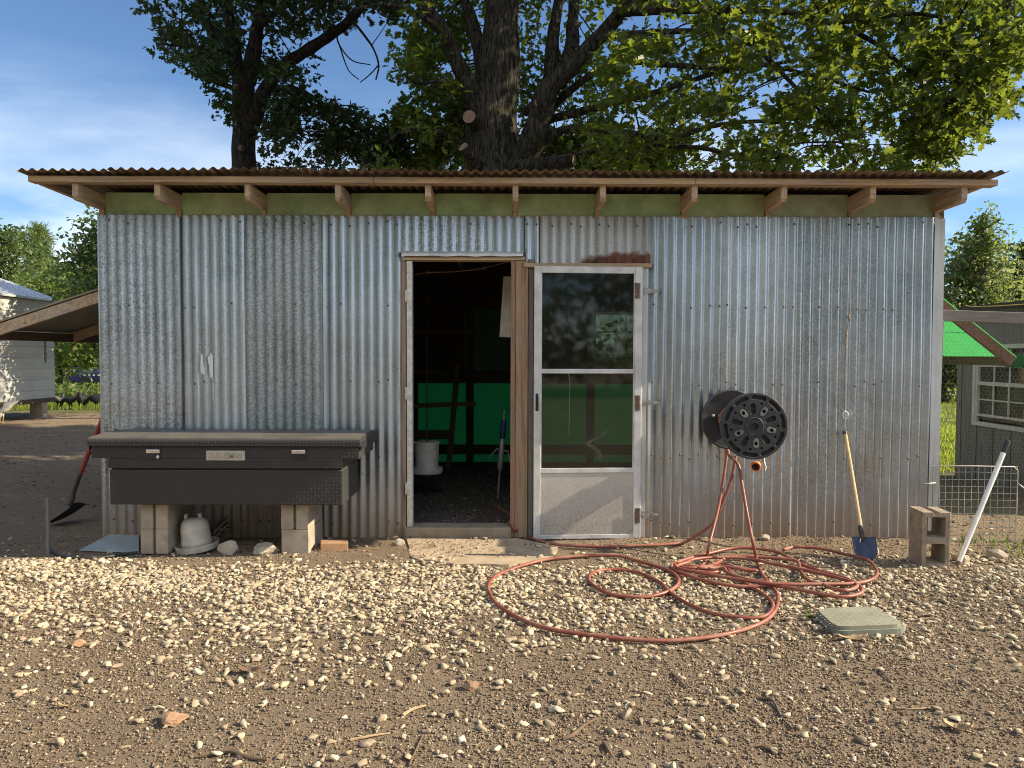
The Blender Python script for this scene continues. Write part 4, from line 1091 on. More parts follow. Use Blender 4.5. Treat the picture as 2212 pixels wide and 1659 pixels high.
# front flange: rim slots, wide recesses, five bosses, small holes, hub
def arc_slot(r, a0, a1, w, n=14):
    o = [( (r+w/2)*math.cos(a), (r+w/2)*math.sin(a)) for a in np.linspace(a0, a1, n)]
    i = [((r-w/2)*math.cos(a), (r-w/2)*math.sin(a)) for a in np.linspace(a1, a0, n)]
    e1 = [(r*math.cos(a1)+w/2*math.cos(a1+t), r*math.sin(a1)+w/2*math.sin(a1+t)) for t in np.linspace(0.4, math.pi-0.4, 5)]
    e0 = [(r*math.cos(a0)+w/2*math.cos(a0+math.pi+t), r*math.sin(a0)+w/2*math.sin(a0+math.pi+t)) for t in np.linspace(0.4, math.pi-0.4, 5)]
    return o + e1 + i + e0
def stadium(a, r0, r1, w0, w1, n=6):
    """radial rounded slot at angle A from radius R0 to R1"""
    d = Vector((math.cos(a), math.sin(a))); p = Vector((-math.sin(a), math.cos(a))); out = []
    for t in np.linspace(-math.pi/2, math.pi/2, n): out.append(d*(r1-w1/2+w1/2*math.cos(t)) + p*(w1/2*math.sin(t)))
    for t in np.linspace(math.pi/2, 3*math.pi/2, n): out.append(d*(r0+w0/2+w0/2*math.cos(t)) + p*(w0/2*math.sin(t)))
    return [(v.x, v.y) for v in out]
holes = []; st = rad(-8)
for k in range(10):
    a = st + rad(18) + k*rad(36); holes.append(arc_slot(0.196, a-rad(11.5), a+rad(11.5), 0.026))
for k in range(5):
    a = rad(95) + k*rad(72); holes.append(stadium(a, 0.080, 0.156, 0.030, 0.038))
    for da in (-rad(22), rad(22)): holes.append(circ(0.158*math.cos(a+da), 0.158*math.sin(a+da), 0.0085, 12))
bossA = [rad(131) - rad(72)*k for k in range(5)]
for a in bossA: holes.append(circ(0.118*math.cos(a), 0.118*math.sin(a), 0.013, 14))
holes.append(circ(0, 0, 0.026, 24))
fm = plate(circ(0, 0, RR, 96), holes, 0.020, 0.003, 2); mb = MB(); add_mesh(mb, fm, rl(yf))
mb.lathe([(RR-0.002, -0.03), (RR, -0.026), (RR, -0.008), (RR-0.006, -0.008), (RR-0.008, -0.03)], 72, rl(yf), False)
ff = mb.build('front_flange', M['reel'], reel, 'auto')
mb = MB(); mb.lathe([(0.0, -0.022), (RR-0.01, -0.022), (RR-0.01, -0.012), (0.0, -0.012)], 64, rl(yf)); mb.build('inner_disc', M['reel_dark'], ff)
for a in bossA:
    pm = plate(stadium(a, 0.082, 0.148, 0.036, 0.036, 9), [circ(0.118*math.cos(a), 0.118*math.sin(a), 0.0125, 14)], 0.012, 0.002, 2); mb = MB(); add_mesh(mb, pm, rl(yf-0.012)); mb.build('boss', M['boss'], ff, 'auto')
mb = MB(); mb.lathe([(0.064, 0.009), (0.064, 0.016), (0.058, 0.019), (0.052, 0.012), (0.032, 0.012), (0.028, 0.022), (0.025, 0.022), (0.025, -0.01)], 40, rl(yf), False); mb.build('hub', M['reel'], ff, 'auto')
# nozzle hanging under the reel
nz = P(1634, 1005, -0.42); NM = Matrix.Translation(nz) @ Matrix.Rotation(rad(90+10), 4, 'X') @ Matrix.Rotation(rad(-24), 4, 'Y')
noz = thing('hose_nozzle', nz, 'orange and silver spray nozzle hanging below the black reel', 'nozzle')
mb = MB(); mb.lathe([(0.020, 0.0), (0.033, 0.006), (0.036, 0.03), (0.034, 0.042), (0.026, 0.042)], 24, NM, False); mb.build('ring', M['orange'], noz, 'auto')
mb = MB(); mb.lathe([(0.0, 0.030), (0.008, 0.030), (0.010, 0.036), (0.014, 0.032), (0.026, 0.036), (0.027, 0.020)], 24, NM, False); mb.build('spray_face', M['reel_dark'], noz, 'auto')
mb = MB(); mb.lathe([(0.0, -0.075), (0.016, -0.07), (0.018, -0.03), (0.024, -0.005), (0.026, 0.004), (0.0, 0.004)], 20, NM); mb.build('barrel', M['chrome'], noz, 'auto')
mb = MB(); mb.tube([nz + Vector((0.055, 0.03, 0.055)), nz + Vector((0.058, 0.02, 0.02)), nz + Vector((0.065, 0.0, -0.015)), nz + Vector((0.055, -0.01, -0.04))], [0.012, 0.009, 0.007, 0.007], 8); mb.build('lever', M['steel'], noz, 'auto')
mb = MB(); mb.tube(crom([nz + Vector((0.02, 0.07, 0.0)), nz + Vector((0.05, 0.06, 0.04)), nz + Vector((0.045, 0.06, 0.12)), nz + Vector((0.02, 0.06, 0.19))], 5), 0.011, 8); mb.build('coupling', M['chrome'], noz, 'auto')

# ------------------------------------------------------------------ the red hose
HR = 0.0108
def gl(lst, dz=HR*1.7): return [onground(G(*D9(*p)), dz) for p in lst]
def jit(pts, s, a=0.004):
    return [p + Vector((0, 0, a*(0.5+0.5*mnoise.noise(p*3 + Vector((s, 0, 0)))))) for p in pts]
mb = MB()
down = [P(1572, 972, -0.30), P(1576, 985, -0.34), P(1594, 1003, -0.40), P(1602, 1040, -0.45), P(1614, 1110, -0.57), P(1625, 1165, -0.72)]
big = [(1380, 225), (1405, 285), (1440, 330), (1468, 370), (1476, 420), (1455, 475), (1400, 520), (1300, 555), (1150, 585), (950, 600), (750, 590), (550, 568), (380, 540), (240, 490), (150, 430), (105, 370),
       (110, 320), (160, 280), (250, 245), (350, 215), (450, 202), (600, 193), (720, 198), (820, 220), (900, 245), (970, 275), (1005, 310), (990, 345), (940, 372), (860, 388), (780, 390), (690, 378), (620, 350), (582, 315), (590, 285),
       (640, 265), (720, 260), (800, 270), (870, 295), (920, 325), (970, 375), (1050, 430), (1150, 470), (1250, 490), (1350, 497), (1420, 488), (1450, 455), (1445, 420), (1400, 375), (1330, 335), (1265, 285), (1225, 240)]
mb.tube(crom(down + gl(big), 7), HR, 10)
tangle = [(1225, 240), (1300, 265), (1375, 270), (1300, 262), (1180, 250), (1060, 262), (985, 245), (1050, 215), (1150, 185), (1260, 165), (1380, 170), (1470, 185), (1540, 215), (1620, 255), (1720, 285), (1800, 310), (1860, 345), (1872, 380), (1800, 400), (1700, 392), (1580, 368),
          (1450, 345), (1300, 348), (1150, 330), (1040, 298), (975, 265), (985, 240), (1060, 255), (1130, 262), (1190, 235), (1250, 205), (1380, 206), (1500, 214), (1560, 222)]
mb.tube(crom(jit(gl(tangle, HR*2.2), 3, 0.012), 7), HR, 10)
loop2 = [(1500, 182), (1560, 166), (1680, 175), (1800, 205), (1900, 240), (1945, 290), (1920, 320), (1840, 338), (1700, 348), (1540, 350), (1400, 345), (1250, 322), (1100, 296), (995, 272), (1010, 256), (1045, 245), (1080, 230), (1200, 216), (1340, 220), (1450, 245), (1550, 270), (1700, 300), (1820, 330), (1850, 355), (1800, 382), (1740, 372), (1690, 352)]
mb.tube(crom(jit(gl(loop2, HR*3.0), 9, 0.02), 7), HR, 10)
loop3 = [(1440, 335), (1330, 318), (1240, 290), (1215, 262), (1150, 268), (1190, 285), (1150, 292), (1090, 285)]
mb.tube(crom(jit(gl(loop3, HR*2.6), 5, 0.015), 7), HR, 10)
loop4 = [(1575, 232), (1580, 262), (1592, 292), (1632, 325), (1720, 340), (1830, 332)]
mb.tube(crom(jit(gl(loop4, HR*2.4), 6, 0.01), 7), HR, 10)
left = [P(1570, 970, -0.26), P(1569, 990, -0.27), P(1562, 1040, -0.32), P(1551, 1100, -0.40), P(1537, 1155, -0.52), P(1530, 1184, -0.62)] + gl([(1140, 190), (1128, 215), (1110, 240)], 0.004)
mb.tube(crom(left, 6), HR, 10)
midp = [P(1590, 985, -0.36), P(1578, 1040, -0.36), P(1560, 1085, -0.33)] + [P(1540, 1130, -0.30)] + gl([(1050, 126), (1000, 136), (850, 146), (650, 149), (450, 141), (330, 120), (255, 88)]) + [Vector((PX(1113, -0.06, 1150), -0.06, 0.075)), Vector((PX(1100, 0.02, 1140), 0.05, 0.105)), Vector((0.0, 0.35, 0.085)), Vector((-0.15, 0.8, 0.085))]
mb.tube(crom(midp, 6), HR, 10)
# turns of hose wound on the drum
rngs = []
for k in range(150):
    a = 2*math.pi*k/16; rngs.append(Vector((RC.x + 0.103*math.cos(a), -0.10 - 0.028*k/16, RC.z + 0.103*math.sin(a))))
mb.tube(rngs, HR, 8)
tag(mb.build('garden_hose', M['hose'], None, True, (RC.x, -1.2, 0)), 'long red rubber hose hanging from the reel and coiled on gravel', 'hose')

# ------------------------------------------------------------------ small shovel with wooden handle and blue blade
tip = onground(G(1872, 1210)); top = P(1826, 938, -0.035)
sp = thing('spade', tip, 'small spade with pale wooden handle and blue blade leaning on wall', 'spade')
neck = P(1860, 1145, tip.y + 0.11); 
mb = MB(); mb.tube([top, (top*2+neck)/3, (top+neck*2)/3, neck], [0.0135, 0.0145, 0.0145, 0.014], 12); mb.build('handle', M['handle_wood'], sp, 'auto')
mb = MB(); dv = (top-neck).normalized(); mb.tube([top - dv*0.002, top + dv*0.004, top + dv*0.02, top + dv*0.026], [0.0155, 0.017, 0.017, 0.009], 12); mb.build('grip_cap', M['black'], sp, 'auto')
mb = MB(); mb.tube([neck + dv*0.03, neck, neck - dv*0.05, neck - dv*0.075], [0.016, 0.017, 0.016, 0.008], 10); mb.build('socket', M['dark_steel'], sp, 'auto')
mb = MB(); a0 = P(1864, 1162, tip.y+0.085); ax = (tip - a0); ln = ax.length*1.02; ax.normalize(); side = Vector((1, -0.12, 0.05)); side = (side - ax*side.dot(ax)).normalized(); nn = ax.cross(side)
K = 12
for i in range(K+1):
    u = i/K; w = 0.078*(1.0 if u < 0.5 else (math.sqrt(max(0, 1-((u-0.5)/0.5)**2))*0.85+0.15 if u < 0.999 else 0.12))
    for j in range(11):
        v = j/5-1; mb.v.append(a0 + ax*(ln*u - (0.012*(1-abs(v)) if i == 0 else 0)) + side*(w*v) + nn*(0.020*v*v - 0.022*math.exp(-(v*3)**2)*(1-u)))
for i in range(K):
    for j in range(10): a = i*11+j; mb.f.append([a, a+1, a+12, a+11]); mb.mi.append(0)
me = mb.mesh('blade'); o = attach('blade', me, M['blue_steel'], sp, True); md = o.modifiers.new('thick', 'SOLIDIFY'); md.thickness = 0.003

# cord hanging from the eave with knots and a carabiner
cd = thing('hanging_cord', P(1838, 440, -0.03), 'thin brown cord hanging down the right wall from a rafter', 'cord')
mb = MB(); L_ = [(1838, 437), (1837, 480), (1836, 560), (1834, 640), (1833, 680), (1833, 690), (1829, 722), (1828, 740), (1826, 790), (1825, 850), (1825, 884)]
mb.tube(crom([P(a, b, -0.024) for a, b in L_], 4), 0.0028, 6)
for a, b, r in ((1833, 684, 0.010), (1835, 690, 0.007), (1828, 722, 0.009), (1827, 742, 0.006)):
    c = P(a, b, -0.026); mb.tube([c + Vector((0, 0, r*1.4)), c + Vector((0, 0, r*0.5)), c - Vector((0, 0, r*0.5)), c - Vector((0, 0, r*1.4))], [r*0.3, r*0.8, r*0.8, r*0.3], 7)
mb.build('line', M['cord'], cd, True)
mb = MB(); c = P(1826, 897, -0.03); mb.tube([c + Vector((0.018*math.sin(t), 0.0, 0.03*math.cos(t) )) for t in np.linspace(0, 2*math.pi, 20)], 0.0045, 7); mb.tube([c + Vector((0.014, -0.003, 0.022)), c + Vector((0.024, -0.004, 0.004)), c + Vector((0.010, -0.004, -0.022))], 0.004, 6)
mb.build('clip', M['white'], cd, True)

# ------------------------------------------------------------------ cinder block on end at the right
c = onground(G(2010, 1226)); cm = Matrix.Translation(c + Vector((0, 0.0, -0.004))) @ Matrix.Rotation(rad(-4.5), 4, 'Z')
cb = thing('cinder_block', c, 'brown cinder block standing on end with two square holes', 'concrete block')
W, H_, DP = 0.178, 0.372, 0.20
ph1 = [(0.030, 0.030), (W-0.030, 0.030), (W-0.030, 0.155), (W-0.038, 0.163), (0.038, 0.163), (0.030, 0.155)]
ph2 = [(0.038, 0.205), (W-0.038, 0.205), (W-0.030, 0.213), (W-0.030, 0.338), (0.030, 0.338), (0.030, 0.213)]
outer = [(0, 0), (W*0.40, 0), (W*0.44, 0.016), (W*0.56, 0.016), (W*0.60, 0), (W, 0), (W, H_), (W*0.62, H_), (W*0.58, H_-0.018), (W*0.42, H_-0.018), (W*0.38, H_), (0, H_)]
pm = plate(outer, [ph1, ph2], DP, 0.004, 1); mb = MB()
# x runs across, plate y is up, extrusion is in depth
add_mesh(mb, pm, cm @ Matrix.Translation((-0.058, DP/2, 0)) @ Matrix.Rotation(rad(90), 4, 'X'))
mb.build('block_body', M['concrete_brown'], cb)

# ------------------------------------------------------------------ white pole leaning at the right
b = onground(G(2068, 1222)); t_ = P(2174, 962, -0.55)
pl = thing('pole', b, 'white painted pole with black grip and red tip leaning at right', 'pole')
d = (t_-b); Lp = d.length; d.normalize()
mb = MB(); mb.tube([b + d*0.03, b + d*(Lp*0.4), b + d*(Lp-0.06)], [0.0155, 0.0165, 0.0165], 14); mb.build('shaft', M['white'], pl, 'auto')
mb = MB(); mb.tube([b + d*(Lp-0.06), b + d*(Lp-0.055), b + d*(Lp+0.03), b + d*(Lp+0.036)], [0.0175, 0.0185, 0.0185, 0.012], 14); mb.build('grip', M['black'], pl, 'auto')
mb = MB(); mb.tube([b - d*0.01, b + d*0.03], [0.018, 0.017], 12); mb.build('tip', M['rust'], pl, 'auto')

# ------------------------------------------------------------------ utility box lid in the gravel
cr = [G(*D9(*p), 0.05) for p in ((1655, 436), (1925, 424), (2082, 508), (1752, 522))]
ux = thing('valve_box', onground((cr[0]+cr[2])/2), 'green grey plastic valve box lid set in the gravel', 'valve box')
def rquad(c, r, z, gro=0.0):
    ctr = sum((p for p in c), Vector())/4; out = []
    for i in range(4):
        p = c[i]; a = c[i-1]; e = c[(i+1) % 4]; da = (a-p).normalized(); de = (e-p).normalized(); g = (p-ctr).normalized()*gro; p = p + g
        for t in np.linspace(0, 1, 6): out.append((p + da*r*(1-t)**2 + de*r*t**2))
    return [Vector((q.x, q.y, z)) for q in out]
mb = MB(); mb.prism(rquad(cr, 0.07, 0.032), (0, 0, 0.018))
ctr = sum(cr, Vector())/4; eu = (cr[1]-cr[0]).normalized(); ev = (cr[3]-cr[0]).normalized()
for i in range(15):
    for j in range(9):
        p = ctr + eu*((i-7)*0.032) + ev*((j-4)*0.030)
        a = rad(45 if (i+j) % 2 else -45); du = (eu*math.cos(a) + ev*math.sin(a))*0.011; dv_ = Vector((-du.y, du.x, 0))*0.35
        mb.add([p-du+Vector((0,0,0.0502-p.z)), p-dv_+Vector((0,0,0.0502-p.z)), p+du+Vector((0,0,0.0502-p.z)), p+dv_+Vector((0,0,0.0502-p.z)), p+Vector((0,0,0.0515-p.z))], [(0,1,4),(1,2,4),(2,3,4),(3,0,4)])
mb.build('lid', M['box_lid'], ux)
mb = MB(); mb.prism(rquad(cr, 0.07, -0.03, 0.018), (0, 0, 0.061)); mb.build('rim', M['box_body'], ux)

# ------------------------------------------------------------------ sticks and dry leaves
def stick(name, pts, r, mat, label, lift=0.004, cat='stick'):
    P_ = [onground(G(*p), r*0.7 + lift*(i % 2)) for i, p in enumerate(pts)]
    cp = crom(P_, 5); n = len(cp); mb = MB(); mb.tube(cp, [r*(1-0.55*i/n) for i in range(n)], 7, True, 0.35, len(label))
    tag(mb.build(name, mat, None, 'auto', P_[0]), label, cat, 'fallen sticks on the soil')
stick('stick', [D9(455, 1062), D9(500, 1050), D9(555, 1000), D9(620, 968)], 0.0085, M['stick'], 'short thick brown stick lying in the middle foreground')
stick('stick', [D9(1385, 866), D9(1450, 885), D9(1490, 950), D9(1545, 1018)], 0.007, M['stick'], 'curved brown stick bending towards the viewer, right of the middle foreground')
stick('stick', [D10(950, 1136), D10(1085, 1122), D10(1180, 1150), D10(1268, 1166)], 0.009, M['stick'], 'dark stick at the bottom edge, left of the middle')
stick('stick', [D10(1908, 942), D10(1960, 915), D10(2018, 895)], 0.009, M['stick_pale'], 'pale split wood chip right of the small reddish rock')
stick('stick', [D10(1660, 1062), D10(1760, 1045), D10(1850, 1026)], 0.006, M['stick_pale'], 'straight tan twig beside a white stone near the bottom middle')
stick('stick', [D10(1938, 1175), D10(1960, 1130), D10(2005, 1038)], 0.0055, M['stick'], 'thin twig pointing towards the viewer at the bottom middle')
stick('stick', [D9(972, 742), D9(1005, 780), D9(1042, 815)], 0.006, M['stick'], 'short dark twig just below the big hose loop')
stick('stick', [D9(650, 1080), D9(668, 1110), D9(692, 1148)], 0.008, M['stick'], 'stubby dark stick at the bottom edge, centre right')
stick('stick', [D9(1395, 1098), D9(1455, 1118), D9(1515, 1134)], 0.008, M['stick'], 'stubby brown stick at the bottom edge below the curved stick')
stick('stick', [D9(1560, 185), D9(1640, 235), D9(1730, 240), D9(1850, 262)], 0.007, M['stick'], 'long twig lying inside the right hose loop')
stick('stick', [D9(1700, 505), D9(1718, 545), D9(1745, 578)], 0.007, M['stick'], 'bent twig leaning at the left corner of the valve box')
stick('stick', [D9(2035, 915), D9(2120, 920), D9(2210, 908)], 0.005, M['stick_pale'], 'thin pale twig at the right edge of the foreground')
stick('stick', [D9(1940, 720), D9(1975, 755), D9(2010, 790)], 0.005, M['stick'], 'small dark twig below the valve box at the right')
stick('stick', [D10(1555, 515), D10(1562, 545), D10(1575, 580)], 0.009, M['stick'], 'stubby dark stick standing in the gravel left of the big hose loop')
def leaf(px, py, ln, w, rot, label, mat='dry_leaf'):
    c = onground(G(px, py), 0.006); mb = MB(); K = 12
    for i in range(K+1):
        u = i/K; ww = w/2*math.sin(math.pi*min(1, u*0.97+0.03))**0.8*(1+0.12*math.sin(u*23))
        for j in range(5):
            v = j/2-1; mb.v.append(Vector(((u-0.5)*ln, v*ww, 0.012*v*v*(w/0.05) + 0.018*(u-0.5)**2*4 - 0.0 + 0.003*math.sin(u*9+v*2))))
    for i in range(K):
        for j in range(4): a = i*5+j; mb.f.append([a, a+1, a+6, a+5]); mb.mi.append(0)
    Mx = Matrix.Translation(c) @ Matrix.Rotation(rot, 4, 'Z'); mb.v = [Mx @ v for v in mb.v]
    o = mb.build('dry_leaf', M[mat], None, True, c); md = o.modifiers.new('thick', 'SOLIDIFY'); md.thickness = 0.0012
    tag(o, label, 'leaf', 'dry leaves on the ground')
leaf(*D9(1830, 590), 0.15, 0.05, rad(4), 'long tan dry leaf in front of the valve box')
# small green sprig at the box's left corner
mb = MB(); rs_ = random.Random(4)
for i in range(16):
    c = G(1752 + rs_.uniform(-14, 22), 1330 + rs_.uniform(-10, 14)); c = onground(c, 0.004); a = rs_.uniform(0, 6.28); l = rs_.uniform(0.02, 0.05); d = Vector((math.cos(a), math.sin(a), rs_.uniform(0.2, 0.7)))*l; w = Vector((-d.y, d.x, 0))*0.28
    mb.add([c, c + d*0.5 + w, c + d, c + d*0.5 - w], [(0, 1, 2), (0, 2, 3)])
tag(mb.build('weed_sprig', M['leaf3'], None, False, onground(G(1752, 1330))), 'small green weed sprig at the left corner of the valve box', 'weed')
leaf(2068, 1580, 0.10, 0.05, rad(-30), 'brown dry leaf near the bottom right corner')
leaf(*D10(1180, 740), 0.11, 0.05, rad(-5), 'grey brown curled leaf in the middle of the foreground gravel', 'stick')
leaf(*D10(320, 905), 0.07, 0.022, rad(18), 'narrow pale leaf in the left foreground')
# ================================================================== INSIDE THE DOORWAY
def I4(cx, cy): return ((1200 + cx/1.8425)/1.38879, (740 + cy/1.8425)/1.38879)
fc = P(*I4(148, 1250), 1.3); 
bk = thing('bucket_feeder', fc, 'white hanging bucket feeder with wide base in the open doorway', 'feeder')
BM_ = Matrix.Translation(fc)
mb = MB(); mb.lathe([(0.0, 0.0), (0.14, 0.0), (0.15, 0.015), (0.15, 0.05), (0.144, 0.05), (0.14, 0.02), (0.09, 0.015)], 32, BM_); mb.build('feed_tray', M['white'], bk, 'auto')
mb = MB(); mb.lathe([(0.105, 0.03), (0.115, 0.27), (0.122, 0.275), (0.122, 0.29), (0.10, 0.292), (0.0, 0.292)], 32, BM_); mb.build('bucket', M['white'], bk, 'auto')
mb = MB(); top = Vector((fc.x, fc.y, 2.5)); mb.tube([fc + Vector((0, 0, 0.29)), top], 0.006, 6)
for k in range(60): 
    z = fc.z + 0.30 + k*0.035
    if z < 2.45: mb.lathe([(0.004, -0.012), (0.010, 0), (0.004, 0.012)], 6, Matrix.Translation((fc.x, fc.y, z)))
mb.build('chain', M['dark_steel'], bk)
rt = thing('roost_frame', P(*I4(270, 1235), 2.6), 'dark wooden roost of poles and bars inside the shed', 'roost')
for i, (a, b, w) in enumerate((((320, 640), (268, 1235), 0.06), ((60, 880), (420, 868), 0.05), ((60, 1040), (282, 1038), 0.10), ((60, 470), (425, 468), 0.05), ((60, 690), (330, 705), 0.05))):
    mb = MB(); y = 2.6 + 0.04*i; mb.beam(P(*I4(*a), y), P(*I4(*b), y), 0.04, w, 0.003, (0, 0, 1) if i else (1, 0, 0)); mb.build('pole' if i == 0 else 'bar', M['wood_red'] if i == 1 else M['wood_dark_x'], rt)
jk0, jk1 = P(*I4(540, 1392), 1.1), P(*I4(578, 905), 1.1)
jk = thing('farm_jack', jk0, 'tall steel jack with blue handle leaning just inside the doorway', 'jack')
d = (jk1-jk0); 
mb = MB(); mb.tube([jk0, jk0 + d*0.5, jk1], [0.008, 0.012, 0.01], 8); mb.build('bar', M['steel'], jk, 'auto')
mb = MB(); mb.tube([jk0 + d*0.33, jk0 + d*0.36, jk0 + d*0.66, jk0 + d*0.68], [0.022, 0.028, 0.024, 0.018], 10); mb.build('jack_body', M['steel'], jk, 'auto')
mb = MB(); mb.tube([jk0 + d*0.685, jk0 + d*0.70, jk0 + d*0.87, jk0 + d*0.89], [0.022, 0.026, 0.026, 0.02], 10); mb.build('handle', M['navy'], jk, 'auto')
mb = MB(); q0 = jk0 + d*0.5; mb.tube([q0 + Vector((-0.11, 0, -0.03)), q0 + Vector((-0.04, 0, 0.05)), q0 + Vector((0.06, 0, 0.03)), q0 + Vector((0.10, 0, -0.12)), q0 + Vector((0.12, 0, -0.32))], 0.008, 6); mb.build('hook_arm', M['steel'], jk, True)
q = [P(*I4(*p), 0.42) for p in ((572, 165), (640, 165), (640, 502), (550, 498))]
mb = MB(); mb.prism(q, (0, 0.05, 0)); tag(mb.build('cabinet', M['plastic'], None, False, q[3]), 'white panel box hanging at the upper right inside the doorway', 'panel box')
mb = MB(); mb.tube(crom([P(*I4(*p), 0.5) for p in ((60, 160), (155, 143), (300, 138), (465, 118), (610, 78), (680, 50))], 5), 0.004, 6)
for p in ((155, 143), (465, 118)):
    c = P(*I4(*p), 0.5); mb.lathe([(0.004, -0.015), (0.011, 0), (0.004, 0.015)], 8, Matrix.Translation(c))
tag(mb.build('wire', M['cord'], None, True, P(*I4(155, 143), 0.5)), 'thin wire strung across the top of the open doorway inside', 'wire')
# string, and a bent rod added for a pale light streak in the lower pane
mb = MB(); mb.tube(crom([P(x, y, 0.12) for x, y in ((1222, 806), (1228, 808), (1231, 830), (1230, 880), (1229, 942))], 5), 0.0035, 6)
tag(mb.build('string', M['white'], None, True, P(1228, 808, 0.12)), 'pale string hanging behind the lower pane of the screen door', 'string')
mb = MB(); mb.tube(crom([P(x, y, 0.3) for x, y in ((1313, 932), (1292, 945), (1270, 958), (1284, 968), (1297, 985), (1292, 992))], 4), [0.011]*8+[0.016]*6+[0.019]*7, 8)
tag(mb.build('pane_light_streak', M['plastic'], None, True, P(1290, 985, 0.3)), 'pale bent rod imitating a light streak on the lower pane of the screen door', 'light streak')

# ================================================================== AWNING FLAPS AT THE SHED'S TWO ENDS
def flap(side, ytop, ybot, xout, y0, y1, mat, label, ribs):
    xw = XL - 0.01 if side < 0 else XR + 0.012
    zt, zb = ytop, ybot
    t = thing('awning_flap', (xw, (y0+y1)/2, zt), label, 'awning')
    def pt(u, y, dz=0.0): return Vector((xw + (xout-xw)*u, y, zt + (zb-zt)*u + dz))
    mb = MB(); n = 90 if ribs else 8
    for i in range(n+1):
        y = y0 + (y1-y0)*i/n; w = 0.008*math.cos(2*math.pi*y/PIT) if ribs else 0
        mb.v += [pt(0, y, 0.055+w), pt(1.03, y, 0.055+w)]
    for i in range(n): mb.f.append([2*i, 2*i+1, 2*i+3, 2*i+2]); mb.mi.append(0)
    o = mb.build('awning_panel', M[mat], t, bool(ribs))
    if not ribs: md = o.modifiers.new('thick', 'SOLIDIFY'); md.thickness = 0.014; md.offset = 1
    for y in (y0+0.022, (y0+y1)/2, y1-0.02):
        mb = MB(); mb.beam(pt(0, y), pt(1.0, y), 0.04, 0.085, 0.003); mb.build('rafter', M['wood_y'] if side < 0 else M['wood_red'], t)
    mb = MB(); mb.beam(pt(0.985, y0+0.044, -0.005), pt(0.985, y1, -0.005), 0.035, 0.075, 0.003); mb.build('outer_rail', M['wood_red'], t)
    mb = MB(); mb.beam(pt(0.02, y0+0.044), pt(0.02, y1), 0.035, 0.075, 0.003); mb.build('inner_rail', M['wood_red'], t)
    return t, pt
M['awning_under'] = m_plain('weathered_board', (0.25, 0.225, 0.16), 0.85, 0, 0.2, 6)
fl_, pt = flap(-1, PZ(632, 0.28), PZ(727, 0.28), PX(-35, 0.28, 722), 0.26, 2.7, 'awning_under', 'wooden awning flap sloping down from the left end of the shed', False)
c = pt(0.985, 1.05, -0.045); mb = MB()
for k in range(9):
    z = c.z - 0.022*k; a = (0.009, 0, 0) if k % 2 else (0, 0.009, 0)
    mb.tube([Vector((c.x + a[0]*math.sin(t), c.y + a[1]*math.sin(t), z + 0.015*math.cos(t))) for t in np.linspace(0, 2*math.pi, 11)], 0.0028, 5, False)
tag(mb.build('chain', M['dark_steel'], None, True, c), 'short rusty chain hanging from the left awning flap', 'chain')
flap(1, PZ(606, 0.45), PZ(778, 0.45), PX(2186, 0.45, 778), 0.43, 2.5, 'roof_green', 'green translucent awning flap sloping down from the right end of the shed', True)
# second green sheet beyond the first, on the run's roof
mb = MB(); 
for i in range(61):
    y = 1.2 + 0.7*i/60; w = 0.008*math.cos(2*math.pi*y/PIT); mb.v += [Vector((4.64, y, 1.40+w)), Vector((4.95, y, 1.28+w))]
for i in range(60): mb.f.append([2*i, 2*i+1, 2*i+3, 2*i+2]); mb.mi.append(0)
tag(mb.build('roof_sheet', M['roof_green'], None, True, (4.4, 1.8, 1.3)), 'loose green translucent sheet beyond the right awning flap', 'plastic sheet')

# ================================================================== CHICKEN RUN AT THE RIGHT
rn_ = thing('run_fence', (3.9, 0.06, 0), 'wire netting run fence with grey timber post and top rail', 'fence')
FY = 0.06
a, b = P(2024, 681, FY), P(2330, 692, FY-0.02); mb = MB(); mb.beam(a, b, 0.045, 0.085, 0.004); mb.build('top_rail', M['wood_grey'], rn_)
p0, p1 = P(2028, 692, FY), P(2009, 1172, FY); p1.z = -0.03; mb = MB(); mb.beam(p1, p0 + Vector((0, 0, 0.0)), 0.042, 0.07, 0.003, (0, 1, 0)); mb.build('post', M['wood_grey_z'], rn_)
def hexnet(x0, x1, z0, z1, y, cw):
    """woven hexagonal netting, each wire a thin prism"""
    r = 0.00075; h = cw*1.15; ed = []
    rows = int((z1-z0)/(h*0.75)); colsn = int((x1-x0)/cw)
    def jitter(p): return p + Vector((0.0025*mnoise.noise(p*9), 0.022*mnoise.noise(p*1.7), 0.0025*mnoise.noise(p*9 + Vector((5, 0, 0)))))
    for j in range(rows):
        for i in range(colsn):
            cx_ = x0 + (i + 0.5*(j % 2))*cw; cz = z0 + j*h*0.75
            v = [Vector((cx_, y, cz+h/2)), Vector((cx_+cw/2, y, cz+h/4)), Vector((cx_+cw/2, y, cz-h/4)), Vector((cx_, y, cz-h/2))]
            ed += [(v[0], v[1]), (v[1], v[2]), (v[2], v[3])]
    mb = MB()
    for a, b in ed:
        a, b = jitter(a), jitter(b); d = (b-a).normalized(); u = Vector((0, 1, 0)); w = d.cross(u).normalized(); s = len(mb.v)
        for p in (a, b):
            for k in range(3): an = 2*math.pi*k/3; mb.v.append(p + (u*math.cos(an) + w*math.sin(an))*r)
        for k in range(3): k2 = (k+1) % 3; mb.f.append([s+k, s+k2, s+3+k2, s+3+k]); mb.mi.append(0)
    return mb
me = bpy.data.meshes.new('netting'); nb = hexnet(XR+0.02, 4.75, 0.52, 1.70, FY+0.03, 0.034)
me.from_pydata([tuple(v) for v in nb.v], [], nb.f); attach('netting', me, M['wire_dark'], rn_)
